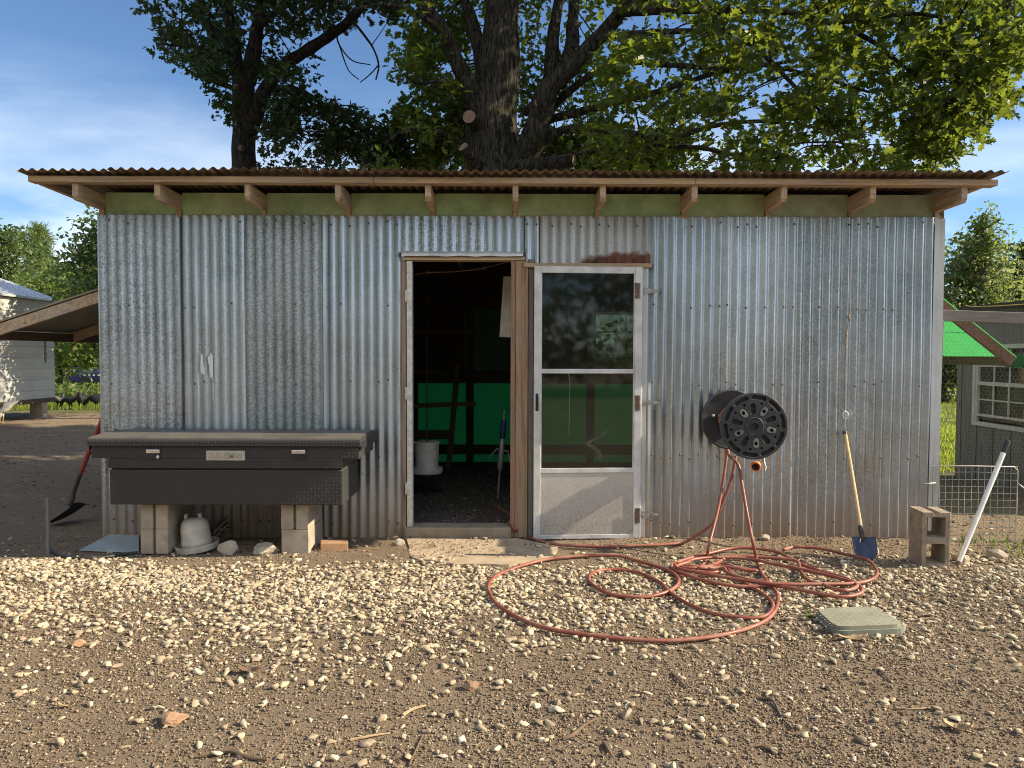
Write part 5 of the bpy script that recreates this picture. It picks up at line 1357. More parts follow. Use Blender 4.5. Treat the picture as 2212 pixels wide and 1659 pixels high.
# grid panel standing in front of the netting
gpn = thing('mesh_gate', onground(P(2105, 1168, -0.06)), 'square mesh wire panel standing on the ground at the right', 'wire panel')
mb = MB(); xg0, xg1 = PX(2014, -0.06, 1080), PX(2196, -0.06, 1080); zg0, zg1 = 0.0, PZ(1006, -0.06, 2100); r = 0.0021
nc = int(round((xg1-xg0)/0.0505)); nr = int(round((zg1-zg0)/0.0505))
for i in range(nc+1):
    x = xg0 + (xg1-xg0)*i/nc; k = 0.003*math.sin(i*2.1); mb.tube([(x, -0.06, zg0), (x+k, -0.06, (zg0+zg1)/2), (x, -0.06, zg1)], r, 5)
for j in range(nr+1):
    z = zg0 + (zg1-zg0)*j/nr; k = 0.004*math.sin(j*1.7); mb.tube([(xg0, -0.0565, z), ((xg0+xg1)/2, -0.0565, z-k), (xg1, -0.0565, z-0.006)], r, 5)
mb.build('mesh_wires', M['wire'], gpn)
mb = MB(); fr = [(xg0, zg0), (xg0, zg1-0.02), (xg0+0.02, zg1), (xg1-0.03, zg1-0.006), (xg1, zg1-0.036), (xg1, zg0+0.03), (xg1-0.03, zg0)]
mb.tube([(a, -0.064, b) for a, b in fr] + [(xg0, -0.064, zg0)], 0.0042, 7); 
mb.tube([(xg0-0.10, -0.07, zg1-0.14), (xg0+0.02, -0.064, zg1-0.13)], 0.006, 7); mb.tube([(xg1, -0.064, zg1-0.13), (xg1+0.06, -0.075, zg1-0.18)], 0.006, 7)
mb.build('frame', M['wire'], gpn, True)
mb = MB(); mb.tube(crom([P(2086, 659, 1.4), P(2100, 662, 1.2), P(2150, 661, 0.9), P(2212, 657, 0.6), P(2300, 650, 0.3)], 6), 0.004, 6)
tag(mb.build('yellow_line', M['yellow'], None, True, P(2150, 661, 0.9)), 'yellow cord stretched above the run at the right', 'cord')

# ================================================================== GREY SHED AT THE RIGHT
GX, GY0, GY1, GZ = 5.15, 0.9, 3.1, 1.92
gs = thing('grey_outbuilding', (GX+1.3, 2.0, 0), 'grey green board outbuilding with a white gridded window', 'outbuilding')
Yw0, Yw1, Zw0, Zw1 = 1.66, 2.72, 0.67, 1.47
mb = MB()
for lo, hi in (((GX, GY0, -0.02), (GX+0.05, Yw0, GZ)), ((GX, Yw1, -0.02), (GX+0.05, GY1, GZ)), ((GX, Yw0, -0.02), (GX+0.05, Yw1, Zw0)), ((GX, Yw0, Zw1), (GX+0.05, Yw1, GZ))): mb.box(lo, hi)
mb.box((GX+0.05, GY1-0.05, -0.02), (GX+2.6, GY1, GZ)); mb.box((GX+0.05, GY0, -0.02), (GX+2.6, GY0+0.05, GZ)); mb.box((GX+2.55, GY0+0.05, -0.02), (GX+2.6, GY1-0.05, GZ))
mb.build('wall', M['shedgrey'], gs)
mb = MB()
for k in range(8):
    y = GY0 + 0.02 + k*0.296
    if y < GY1 and not (Yw0-0.04 < y < Yw1+0.04): mb.box((GX-0.003, y, 0), (GX-0.0005, y+0.012, GZ))
    elif y < GY1: mb.box((GX-0.003, y, 0), (GX-0.0005, y+0.012, Zw0-0.05))
mb.build('grooves', M['black'], gs)
mb = MB(); mb.prism([(GX-0.10, GY0-0.1, GZ-0.03), (GX-0.10, GY0-0.1, GZ+0.02), (GX+1.3, GY0-0.1, GZ+0.16), (GX+2.70, GY0-0.1, GZ+0.02), (GX+2.70, GY0-0.1, GZ-0.03), (GX+1.3, GY0-0.1, GZ+0.10)], (0, GY1-GY0+0.2, 0)); mb.build('roof', M['shingle'], gs)
mb = MB()
fw = 0.045
for a, b in (((Yw0-fw, Zw0-fw), (Yw0, Zw1+fw)), ((Yw1, Zw0-fw), (Yw1+fw, Zw1+fw)), ((Yw0, Zw0-fw), (Yw1, Zw0)), ((Yw0, Zw1), (Yw1, Zw1+fw))): mb.box((GX-0.022, a[0], a[1]), (GX+0.012, b[0], b[1]))
zm_ = 1.09
mb.box((GX-0.005, Yw0, zm_-0.02), (GX+0.02, Yw1, zm_+0.02)); mb.box((GX-0.008, Yw0, Zw0+0.06), (GX+0.016, Yw1, Zw0+0.085))
mb.box((GX-0.012, Yw1-0.03, Zw0), (GX+0.02, Yw1, Zw1))
for k in range(1, 4):
    y = Yw0 + (Yw1-Yw0-0.03)*k/4; mb.box((GX+0.001, y-0.008, Zw0+0.085), (GX+0.014, y+0.008, zm_-0.02)); mb.box((GX+0.006, y-0.008, zm_+0.02), (GX+0.018, y+0.008, Zw1))
for z in ((Zw0+0.085+zm_-0.02)/2, (Zw1+zm_)/2): mb.box((GX+0.002, Yw0, z-0.007), (GX+0.0135, Yw1-0.03, z+0.007))
wf = mb.build('window', M['trim'], gs)
mb = MB(); mb.box((GX+0.021, Yw0, Zw0+0.02), (GX+0.024, Yw1, Zw1)); mb.build('pane', M['glass_shed'], wf)

# ================================================================== WHITE METAL BUILDING AT THE LEFT
wbx = -10.05; wb = thing('white_building', (wbx-1.5, 8.0, 0.4), 'white ribbed metal building raised on blocks at the far left', 'building')
yE, yS, zb0, zb1 = 11.1, 3.5, 0.42, 2.52
mb = MB(); n = 9; mods = []
for k in range(n):
    z = zb0 + (zb1-zb0)*k/n; hN = (zb1-zb0)/n
    mods += [(wbx, z), (wbx+0.004, z+hN*0.40), (wbx, z+hN*0.74), (wbx+0.022, z+hN*0.80), (wbx+0.022, z+hN*0.90), (wbx, z+hN*0.96)]
mods.append((wbx, zb1))
for x, z in mods: mb.v += [Vector((x, yS, z)), Vector((x, yE, z))]
for i in range(len(mods)-1): mb.f.append([2*i, 2*i+1, 2*i+3, 2*i+2]); mb.mi.append(0)
mb.build('siding', M['siding'], wb)
mb = MB(); mb.box((wbx-3.0, yS, zb0), (wbx-0.02, yE-0.004, zb1-0.01)); mb.build('wall', M['siding'], wb)
mb = MB(); mb.prism([(wbx+0.10, yS, zb1-0.01), (wbx+0.10, yS, zb1+0.03), (wbx-1.5, yS, zb1+0.62), (wbx-3.1, yS, zb1+0.03), (wbx-3.1, yS, zb1-0.01), (wbx-1.5, yS, zb1+0.58)], (0, yE-yS+0.1, 0))
for k in range(26):
    y = yS + 0.15 + k*0.29; mb.beam((wbx+0.10, y, zb1+0.035), (wbx-1.5, y, zb1+0.625), 0.03, 0.02, 0)
mb.build('roof', m_plain('white_roof', (0.55, 0.57, 0.60), 0.4, 0.3, 0.12, 2), wb)
mb = MB(); mb.box((wbx+0.005, yS, zb0-0.09), (wbx+0.03, yE, zb0-0.005)); mb.build('skid', M['wood_dark_x'], wb)
for y in (yE-0.35, 8.6, 6.0):
    mb = MB(); mb.box((wbx-0.28, y-0.1, -0.01), (wbx-0.02, y+0.1, zb0-0.002), None, 0.006); mb.build('support_block', M['concrete'], wb)

# ================================================================== HENS
def hen(name, loc, rotz, sc, mats, label, group, peck=False):
    """one continuous body: skinned chain for trunk, neck, tail and legs"""
    V = []; E = []; R = []
    def chain(pts, start=None):
        prev = start
        for p, r in pts:
            V.append(p); R.append(r); i = len(V)-1
            if prev is not None: E.append((prev, i))
            prev = i
        return prev
    root = chain([((0, 0, 0.245), (0.098, 0.112))])
    br = chain([((0.075, 0, 0.262), (0.092, 0.098))], root)
    if peck: chain([((0.135, 0, 0.26), (0.05, 0.05)), ((0.19, 0, 0.20), (0.036, 0.036)), ((0.225, 0, 0.12), (0.033, 0.033)), ((0.25, 0, 0.085), (0.02, 0.018)), ((0.268, 0, 0.06), (0.007, 0.006))], br)
    else: chain([((0.115, 0, 0.32), (0.052, 0.052)), ((0.132, 0, 0.385), (0.036, 0.036)), ((0.142, 0, 0.43), (0.034, 0.034)), ((0.170, 0, 0.428), (0.018, 0.016)), ((0.196, 0, 0.42), (0.006, 0.005))], br)
    rr = chain([((-0.085, 0, 0.262), (0.075, 0.078))], root)
    tl = chain([((-0.135, 0, 0.305), (0.034, 0.052))], rr)
    chain([((-0.185, 0, 0.365), (0.014, 0.034)), ((-0.215, 0, 0.425), (0.006, 0.014))], tl)
    chain([((-0.205, 0, 0.335), (0.012, 0.026)), ((-0.262, 0, 0.375), (0.005, 0.012))], tl)
    for s in (-1, 1):
        hip = chain([((0.0, s*0.05, 0.175), (0.042, 0.042)), ((0.0, s*0.052, 0.125), (0.02, 0.02)), ((-0.012, s*0.052, 0.10), (0.010, 0.010)), ((0.004, s*0.052, 0.012), (0.008, 0.008))], root)
        for a in (-0.5, 0, 0.5): chain([((0.006+0.05*math.cos(a), s*0.052+0.05*math.sin(a), 0.006), (0.005, 0.005))], hip)
        chain([((-0.035, s*0.052, 0.006), (0.005, 0.005))], hip)
    me = bpy.data.meshes.new('tmp'); me.from_pydata(V, E, []); o = bpy.data.objects.new('tmp', me); link(o)
    md = o.modifiers.new('skin', 'SKIN'); md.use_smooth_shade = True
    for i, d in enumerate(me.skin_vertices[0].data): d.radius = R[i]; d.use_root = (i == 0)
    s2 = o.modifiers.new('sub', 'SUBSURF'); s2.levels = 2; s2.render_levels = 2
    dg = bpy.context.evaluated_depsgraph_get(); m2 = bpy.data.meshes.new_from_object(o.evaluated_get(dg)); bpy.data.objects.remove(o); bpy.data.meshes.remove(me)
    m2.materials.clear()
    for m in mats[:2]: m2.materials.append(m)
    m2.polygons.foreach_set('use_smooth', [True]*len(m2.polygons))
    for p in m2.polygons:
        c = p.center; p.material_index = 1 if c.z < 0.112 and c.x < 0.1 or (c.x > 0.178 and not peck) or (peck and c.x > 0.252) else 0
    t = thing(name, loc, label, 'hen', group)
    b = bpy.data.objects.new('body', m2); link(b); b.parent = t
    mb = MB(); hx_, hz_ = (0.225, 0.14) if peck else (0.143, 0.458)
    prof = [(-0.03, -0.005), (-0.032, 0.012), (-0.018, 0.010), (-0.012, 0.026), (0.0, 0.014), (0.008, 0.028), (0.016, 0.013), (0.026, 0.018), (0.03, -0.005)]
    mb.prism([(hx_+a, -0.004, hz_+b2) for a, b2 in prof], (0, 0.008, 0)); mb.prism([(hx_+0.022, -0.004, hz_-0.04), (hx_+0.034, -0.004, hz_-0.045), (hx_+0.03, -0.004, hz_-0.07), (hx_+0.02, -0.004, hz_-0.06)], (0, 0.008, 0))
    me = mb.mesh('comb'); me.materials.append(mats[2]); cb_ = bpy.data.objects.new('comb', me); link(cb_); cb_.parent = t
    t.rotation_euler = (0, 0, rotz); t.scale = (sc, sc, sc); return t
M['feather_w'] = m_plain('white_feather', (0.62, 0.58, 0.50), 0.8, 0, 0.2, 30, 0.4, 60, 0.006)
M['feather_b'] = m_plain('black_feather', (0.014, 0.014, 0.018), 0.5, 0, 0.3, 30, 0.4, 60, 0.006)
M['leg_y'] = m_plain('hen_leg', (0.42, 0.30, 0.13), 0.7, 0, 0.2, 40)
M['leg_d'] = m_plain('dark_leg', (0.06, 0.055, 0.05), 0.7, 0, 0.2, 40)
M['comb_d'] = m_plain('dark_comb', (0.10, 0.015, 0.015), 0.6, 0, 0.2, 40)
M['comb'] = m_plain('red_comb', (0.42, 0.03, 0.025), 0.6, 0, 0.2, 40)
g_ = G(3, 914); hen('hen', (g_.x, g_.y, gh(g_.x, g_.y)), rad(192), 1.2, (M['feather_w'], M['leg_y'], M['comb']), 'white hen standing below the white building at the left edge', None)
for px, rz, pk, sc, lb in ((129, rad(80), False, 0.95, 'black hen seen end on, leftmost of the black hens'), (152, rad(185), True, 0.95, 'black hen bending low to peck, second of the black hens from the left'),
                           (176, rad(-80), False, 1.05, 'black hen facing the viewer, between the pecking hen and the shed'), (208, rad(190), True, 1.1, 'black hen with raised tail nearest the shed corner')):
    g_ = G(px, 884); hen('hen', (g_.x, g_.y, gh(g_.x, g_.y)), rz, sc, (M['feather_b'], M['leg_d'], M['comb_d']), lb, 'black hens at the edge of the weeds', pk)

# low buildings and a trailer far behind on the left
c = P(214, 822, 24.0); tr = thing('trailer', (c.x, 24.0, 0), 'navy blue trailer beyond the weeds, left of the shed', 'trailer')
mb = MB(); mb.box((c.x-0.95, 23.5, 0.30), (c.x+1.6, 25.0, 0.66), None, 0.02); mb.box((c.x-0.95, 23.5, 0.66), (c.x-0.35, 25.0, 0.84), None, 0.02); mb.build('bed', M['navy'], tr)
for x in (-0.2, 0.5):
    mb = MB(); mb.lathe([(0.0, -0.08), (0.24, -0.08), (0.27, -0.04), (0.27, 0.04), (0.24, 0.08), (0, 0.08)], 20, Matrix.Translation((c.x+x, 23.48, 0.27)) @ Matrix.Rotation(rad(90), 4, 'X')); mb.build('wheel', M['black'], tr, 'auto')
mb = MB()
for k in range(4): mb.box((c.x-0.32+k*0.18, 23.49, 0.52), (c.x-0.25+k*0.18, 23.499, 0.58))
mb.build('markers', M['white'], tr)
c = P(205, 800, 31.0); th_ = thing('tan_outbuilding', (c.x, 31, 0), 'low tan outbuilding far behind the blue trailer', 'outbuilding')
mb = MB(); mb.box((c.x-1.2, 31, 0), (c.x+4, 34, 1.0)); mb.build('wall', M['tan_wall'], th_)
mb = MB(); mb.prism([(c.x-1.5, 30.7, 1.0), (c.x-1.5, 30.7, 1.06), (c.x-1.5, 34.3, 1.5), (c.x-1.5, 34.3, 1.44)], (6, 0, 0)); mb.build('roof', M['trim'], th_)
mb = MB(); mb.box((c.x+0.05, 30.97, 0.35), (c.x+0.75, 30.999, 0.85)); mb.build('window', M['glass_shed'], th_)
# ================================================================== TREES AND GREENERY
def leaf_template():
    side = [(0.10, 0.03), (0.20, 0.17), (0.30, 0.23), (0.36, 0.10), (0.48, 0.30), (0.60, 0.36), (0.62, 0.14), (0.76, 0.26), (0.86, 0.22), (0.84, 0.08), (1.0, 0.03)]
    top = [(0, 0, 0)] + [(u, w, 0.30*w) for u, w in side] + [(1.0, 0, 0)]
    bot = [(u, -w, 0.30*w) for u, w in side]
    V = np.array(top + bot); V[:, 2] -= 0.12*V[:, 0]**2
    n = len(side); a = list(range(0, n+2)); b = [0, n+1] + [n+2+i for i in reversed(range(n))]
    return V, [a, b]
LEAF_V, LEAF_F = leaf_template()
QUAD_V = np.array([(0, 0, 0), (0.45, 0.30, 0.08), (1, 0, -0.06), (0.45, -0.30, 0.08)]); QUAD_F = [[0, 1, 2], [0, 2, 3]]
def foliage(centers, per, spread, size, tpl=(None, None), tilt=0.72, flat=0.7, jit_=0.48):
    TV, TF = tpl if tpl[0] is not None else (LEAF_V, LEAF_F)
    c = np.repeat(np.asarray(centers), per, axis=0); n = len(c)
    off = RNG.normal(size=(n, 3)); off /= np.linalg.norm(off, axis=1)[:, None]; off *= (RNG.uniform(0, 1, n)**0.5)[:, None] * spread
    off[:, 2] *= flat
    s = size*(1 + jit_*RNG.uniform(-1, 1, n)); R = rand_rot(n, tilt)
    sc = np.stack([s, s*RNG.uniform(0.85, 1.1, n), s], axis=1)
    return scatter_np('leaves', TV, TF, c + off, R, sc, None)
def inpoly(px, py, poly):
    ins = False; j = len(poly)-1
    for i in range(len(poly)):
        xi, yi = poly[i]; xj, yj = poly[j]
        if (yi > py) != (yj > py) and px < (xj-xi)*(py-yi)/(yj-yi)+xi: ins = not ins
        j = i
    return ins
def sample_region(poly, n, y0, y1, holes=(), thr=-0.05, ns=1/95., seed=0.0, zmin=2.9):
    xs = [p[0] for p in poly]; ys = [p[1] for p in poly]; out = []; tries = 0
    while len(out) < n and tries < n*40:
        tries += 1
        px, py = random.uniform(min(xs), max(xs)), random.uniform(min(ys), max(ys))
        if not inpoly(px, py, poly) or any(inpoly(px, py, h) for h in holes): continue
        if mnoise.noise(Vector((px*ns, py*ns, seed))) + 0.5*mnoise.noise(Vector((px*ns*2.6, py*ns*2.6, seed+4))) < thr - random.random()*0.22: continue
        Y = random.uniform(y0, y1); p = P(px, py, Y)
        if p.z < zmin: continue
        out.append(p)
    return out
def limb(mb, pts, y0, y1, w0, w1, seed, sides=10, wob=0.22):
    """limb through picture points, widths in pixels of the photograph, depth running from Y0 to Y1"""
    n = len(pts); Q = []; 
    for i, p in enumerate(pts): Q.append(P(p[0], p[1], y0 + (y1-y0)*i/(n-1)))
    c = crom(Q, 6); k = len(c); rs = [max(0.006, (w0 + (w1-w0)*i/(k-1))/2/pxm(y0 + (y1-y0)*i/(k-1))) for i in range(k)]
    mb.tube(c, rs, sides, True, wob, seed); LIMB.extend(c); return c, rs
LIMB = []
def twigs(mb, centers, frac, maxd=2.4, r=0.011):
    L_ = np.array([tuple(p) for p in LIMB])
    for c in centers:
        if random.random() > frac: continue
        d = np.linalg.norm(L_ - np.array(c), axis=1); i = int(d.argmin())
        if d[i] > maxd or d[i] < 0.12: continue
        a = Vector(L_[i]); c = Vector(c); m = (a+c)/2 + Vector((random.uniform(-.12, .12), random.uniform(-.12, .12), random.uniform(0.0, .16)))*d[i]
        q = crom([a, m, c], 4); k = len(q); mb.tube(q, [r*(1-0.75*j/(k-1))*min(1.3, 0.6+d[i]*0.4) for j in range(k)], 5, False)

# ------------------------------------------------------------------ the big oak
OY = 5.3
oak = thing('oak_tree', (P(1065, 420, OY).x, OY, 0), 'big spreading oak with thick mossy trunk behind the middle of the shed', 'tree')
mb = MB()
b_ = P(1070, 420, OY)
tr_pts = [Vector((b_.x+0.05, OY, -0.1)), Vector((b_.x+0.03, OY, 1.2)), P(1070, 420, OY), P(1066, 340, OY), P(1066, 270, OY), P(1074, 200, OY), P(1080, 120, OY), P(1084, 40, OY), P(1088, -60, OY), P(1096, -220, OY), P(1090, -420, OY+0.2)]
cc = crom(tr_pts, 5); k = len(cc); wpx = np.interp(np.linspace(0, 10, k), range(11), [170, 145, 128, 116, 112, 100, 82, 72, 62, 45, 18])
mb.tube(cc, [w/2/pxm(OY) for w in wpx], 20, True, 0.20, 3); LIMB.extend(cc[20:])
limb(mb, [(1042, 250), (1010, 180), (985, 125), (952, 60), (915, 0), (880, -80), (840, -200)], OY-0.1, OY-0.8, 44, 14, 5, 12)
limb(mb, [(1052, 250), (1040, 130), (1018, 40), (1000, -20), (985, -150)], OY+0.25, OY+0.8, 40, 12, 6, 12)
limb(mb, [(1120, 375), (1140, 330), (1162, 265), (1186, 190), (1237, 146), (1296, 78), (1345, 20), (1385, -60), (1430, -190)], OY-0.15, OY-1.2, 62, 16, 7, 14)
limb(mb, [(1172, 230), (1190, 170), (1194, 80), (1208, 0), (1225, -120)], OY+0.2, OY+0.6, 42, 14, 8, 12)
limb(mb, [(1205, 180), (1233, 115), (1238, 40), (1246, -40), (1280, -180)], OY+0.1, OY+0.9, 38, 12, 9, 12)
for i, (pp_, a, b2, w0, w1) in enumerate((
    ([(1150, 330), (1198, 289), (1241, 277), (1300, 279), (1370, 289), (1456, 296), (1534, 273), (1640, 262), (1760, 275)], OY-0.2, 3.9, 22, 6),
    ([(1165, 262), (1269, 238), (1319, 223), (1397, 205), (1476, 180), (1554, 156), (1660, 140), (1780, 120)], OY-0.2, 3.5, 20, 6),
    ([(1190, 235), (1237, 191), (1300, 148), (1358, 133), (1456, 141), (1573, 148), (1651, 141), (1780, 170), (1880, 200)], OY-0.3, 3.2, 18, 5),
    ([(1290, 85), (1347, 76), (1417, 70), (1515, 66), (1573, 64), (1680, 75)], OY-0.9, 3.3, 20, 5),
    ([(1340, 25), (1378, 23), (1495, 20), (1573, 25), (1656, 21), (1760, 39), (1838, 66), (1896, 98), (1960, 150), (2010, 180)], OY-1.0, 2.6, 24, 5),
    ([(1150, 345), (1240, 335), (1319, 324), (1397, 305), (1495, 285), (1560, 255)], OY+0.1, OY-0.4, 16, 5),
    ([(1370, 315), (1500, 318), (1560, 330), (1616, 345), (1650, 372)], 4.6, 4.0, 12, 4),
    ([(1350, 20), (1480, -60), (1650, -120), (1850, -140), (2050, -120)], OY-1.0, 2.4, 26, 6),
    ([(1200, -60), (1350, -200), (1550, -320), (1750, -380)], OY, 4.2, 30, 6),
    ([(950, 60), (880, 20), (820, 10), (770, 20)], OY-0.6, OY-1.2, 14, 4),
    ([(1040, 320), (990, 305), (940, 280), (880, 278), (830, 310)], OY-0.2, OY-0.6, 14, 4),
    ([(1010, 190), (960, 175), (905, 180), (870, 160)], OY-0.1, OY-1.0, 12, 4),
    ([(1560, 60), (1640, 110), (1720, 190), (1790, 260), (1830, 330)], 3.2, 3.0, 12, 4),
    ([(1780, 50), (1880, 40), (1990, 30), (2100, 60), (2180, 110)], 2.9, 2.3, 12, 4))):
    limb(mb, pp_, a, b2, w0, w1, 20+i, 8)
oak_trunk_mb = mb
# cut stubs
def stub(a, b, w, y, y2):
    mb.tube([P(*a, y), (P(*a, y)+P(*b, y2))/2, P(*b, y2)], [w*1.15/2/pxm(y), w*1.05/2/pxm(y), w/2/pxm(y2)], 12, False, 0.15, 4)
    c = P(*b, y2); d = (P(*b, y2)-P(*a, y)).normalized(); m2 = MB()
    m2.tube([c - d*0.02, c + d*0.002], w/2/pxm(y2)*0.93, 14); return m2
stubs = [stub((1034, 275), (1013, 252), 30, OY-0.2, OY-0.62), stub((1050, 380), (1000, 317), 24, OY-0.3, OY-0.65), stub((1140, 240), (1163, 222), 20, OY-0.2, OY-0.6), stub((1105, 362), (1240, 346), 28, OY-0.4, OY-0.75)]
poly_oak = [(700, 385), (690, 330), (760, 300), (840, 250), (862, 200), (835, 130), (850, 40), (830, -60), (900, -520), (2420, -520), (2460, -60), (2240, 60), (2215, 140), (2175, 200), (2165, 250), (2125, 262), (2095, 300), (2055, 330), (2035, 395), (1700, 400), (1300, 395)]
cl = sample_region(poly_oak, 1000, 5.3, 8.6, (), -0.02, 1/90., 2.0) + sample_region(poly_oak, 250, 3.2, 4.8, (), 0.10, 1/80., 2.9)
cl_front = sample_region([(1280, 390), (1310, -120), (2400, -160), (2215, 120), (2160, 240), (2100, 300), (2030, 390)], 270, 1.8, 3.4, (), 0.08, 1/70., 7.0)
cl_front += sample_region([(1960, 100), (2200, 60), (2170, 210), (2090, 290), (2040, 340), (1990, 300)], 70, 2.2, 3.2, (), -0.2, 1/90., 9.0)
cl_top = []
for _ in range(520):                    # the crown above the picture
    a = random.uniform(0, 2*math.pi); rr = math.sqrt(random.random()); cl_top.append(Vector((2.3 + 6.0*rr*math.cos(a), 5.6 + 3.4*rr*math.sin(a), random.uniform(7.9, 10.8) - rr*0.4)))
# a clear view of the trunk and main limbs: fewer leaves straight in front of them
def thin(cl_, box, keep, ymax):
    out = []
    for c in cl_:
        d = CAM_R.transposed() @ (c - CAM_LOC); px = 1106 + FPX*d.x/-d.z; py = 829.5 - FPX*d.y/-d.z
        if inpoly(px, py, box) and c.y < ymax and random.random() > keep: continue
        out.append(c)
    return out
trunk_zone = [(985, 395), (1000, 280), (960, 180), (930, 60), (900, -30), (1400, -30), (1330, 100), (1260, 190), (1200, 330), (1260, 395)]
cl += sample_region([(860, 250), (1000, 240), (1010, 395), (850, 395)], 90, 5.7, 7.6, (), -0.3, 1/60., 1.5) + sample_region([(1130, 280), (1480, 270), (1480, 395), (1120, 395)], 150, 5.7, 7.6, (), -0.2, 1/60., 3.5) + sample_region([(900, 40), (1000, 40), (1020, 250), (890, 230)], 60, 5.8, 7.4, (), -0.2, 1/60., 4.5)
cl = thin(cl, trunk_zone, 0.06, OY+0.3); cl_front = thin(cl_front, trunk_zone, 0.05, OY)
cl = thin(cl, [(700, 150), (735, 60), (850, 40), (862, 215), (790, 250), (720, 215)], 0.0, 99)
twigs(mb, cl + cl_front, 0.30, 2.2)
obj_trunk = mb.build('trunk', M['bark'], oak, True)
for s in stubs: s.build('cut_end', M['cut'], oak)
me = join_meshes('crown', [foliage([tuple(c) for c in cl], 24, 0.28, 0.122), foliage([tuple(c) for c in cl_front], 22, 0.25, 0.120), foliage([tuple(c) for c in cl_top], 26, 0.55, 0.16, (QUAD_V, QUAD_F))])
attach('crown', me, M['leaf'], oak)

# ------------------------------------------------------------------ the smaller tree at the left
LY = 6.4; LIMB.clear()
t2 = thing('oak_tree', (P(529, 420, LY).x, LY, 0), 'slender dark tree behind the left part of the shed', 'tree')
mb = MB(); b_ = P(529, 420, LY)
cc = crom([Vector((b_.x, LY, -0.1)), Vector((b_.x, LY, 1.2)), b_, P(528, 340, LY), P(527, 260, LY), P(526, 190, LY), P(527, 160, LY)], 5); k = len(cc)
wpx = np.interp(np.linspace(0, 6, k), range(7), [66, 60, 55, 50, 47, 46, 40]); mb.tube(cc, [w/2/pxm(LY) for w in wpx], 16, True, 0.14, 8); LIMB.extend(cc[18:])
for i, (pp_, a, b2, w0, w1) in enumerate((
    ([(524, 180), (508, 129), (500, 59), (484, 0), (470, -90), (450, -200)], LY, LY+0.3, 35, 12), ([(534, 180), (547, 117), (559, 47), (566, 0), (575, -100), (590, -220)], LY, LY-0.2, 36, 12),
    ([(540, 285), (552, 250), (570, 203), (606, 148), (664, 109), (723, 70), (766, 33), (790, -10), (810, -80)], LY-0.05, LY-0.9, 34, 14),
    ([(505, 115), (470, 70), (425, 35), (395, 5), (385, -40)], LY, LY+0.5, 16, 6), ([(520, 200), (490, 185), (450, 172), (420, 150)], LY, LY-0.5, 14, 4), ([(500, 110), (460, 105), (420, 102), (380, 98), (350, 95)], LY, LY-0.6, 12, 4),
    ([(570, 200), (610, 190), (645, 195), (703, 227), (742, 252), (780, 280)], LY-0.2, LY-0.9, 16, 5), ([(560, 280), (600, 272), (640, 275), (690, 300)], LY-0.1, LY-0.5, 7, 3), ([(560, 60), (600, 20), (640, -40), (680, -120)], LY-0.2, LY-0.6, 14, 5),
    ([(758, 40), (782, 70), (806, 104), (818, 140), (812, 172)], LY-0.68, LY-0.9, 6, 3), ([(727, 66), (732, 95), (760, 130), (800, 140)], LY-0.59, LY-0.8, 4, 2), ([(818, 140), (800, 160), (778, 178)], LY-0.9, LY-1.0, 3, 2), ([(733, 98), (752, 150), (775, 172)], LY-0.65, LY-0.8, 3, 2))):
    limb(mb, pp_, a, b2, w0, w1, 40+i, 9)
up = [(350, -260), (780, -260), (840, -60), (870, 20), (845, 30), (800, 20), (770, 45), (715, 100), (700, 165), (640, 190), (590, 180), (560, 150), (540, 180), (500, 190), (470, 185), (420, 160), (395, 130), (385, 140), (340, 138), (312, 135), (300, 80), (325, 10)]
lowp = [(562, 215), (610, 200), (650, 195), (720, 225), (790, 255), (850, 245), (880, 300), (870, 385), (560, 385), (585, 320), (570, 280)]
c1 = sample_region(up, 400, LY-1.5, LY+1.6, (), 0.02, 1/85., 3.3); c2_ = sample_region(lowp, 180, LY-1.1, LY+0.9, (), 0.02, 1/70., 5.1)
c2_ += sample_region([(480, 205), (520, 200), (515, 270), (485, 255)], 10, LY-0.5, LY+0.5, (), -1)
hole_ = [(735, 70), (845, 50), (850, 215), (790, 255), (715, 215), (700, 150)]
c1 = thin(c1, hole_, 0.0, 99); c2_ = thin(c2_, hole_, 0.0, 99)
c1 = thin(c1, [(515, 375), (500, 190), (470, -20), (600, -20), (560, 120), (565, 200), (555, 375)], 0.35, LY)
c3 = [Vector((P(560, -100, LY).x + random.gauss(0, 1.0), LY + random.gauss(0, 1.0), random.uniform(7.0, 9.6))) for _ in range(160)]
twigs(mb, c1 + c2_, 0.45, 2.2, 0.009)
mb.build('trunk', M['bark2'], t2, True)
for (a, y) in (((520, 320), LY-0.26), ((510, 188), LY-0.25)):
    c = P(a[0], a[1], y); m2 = MB(); m2.lathe([(0.045, -0.05), (0.052, 0), (0.04, 0.03), (0.0, 0.034)], 14, Matrix.Translation(c) @ Matrix.Rotation(rad(90), 4, 'X')); m2.build('scar', M['bark3'], t2, 'auto')
me = join_meshes('crown', [foliage([tuple(c) for c in c1], 24, 0.26, 0.108), foliage([tuple(c) for c in c2_], 24, 0.25, 0.108), foliage([tuple(c) for c in c3], 24, 0.5, 0.15, (QUAD_V, QUAD_F))])
attach('crown', me, M['leaf2'], t2)

M['leaf5'] = m_leaf('grey_green_leaf', (0.07, 0.095, 0.045), (0.13, 0.16, 0.075), 0.42, 0.3)
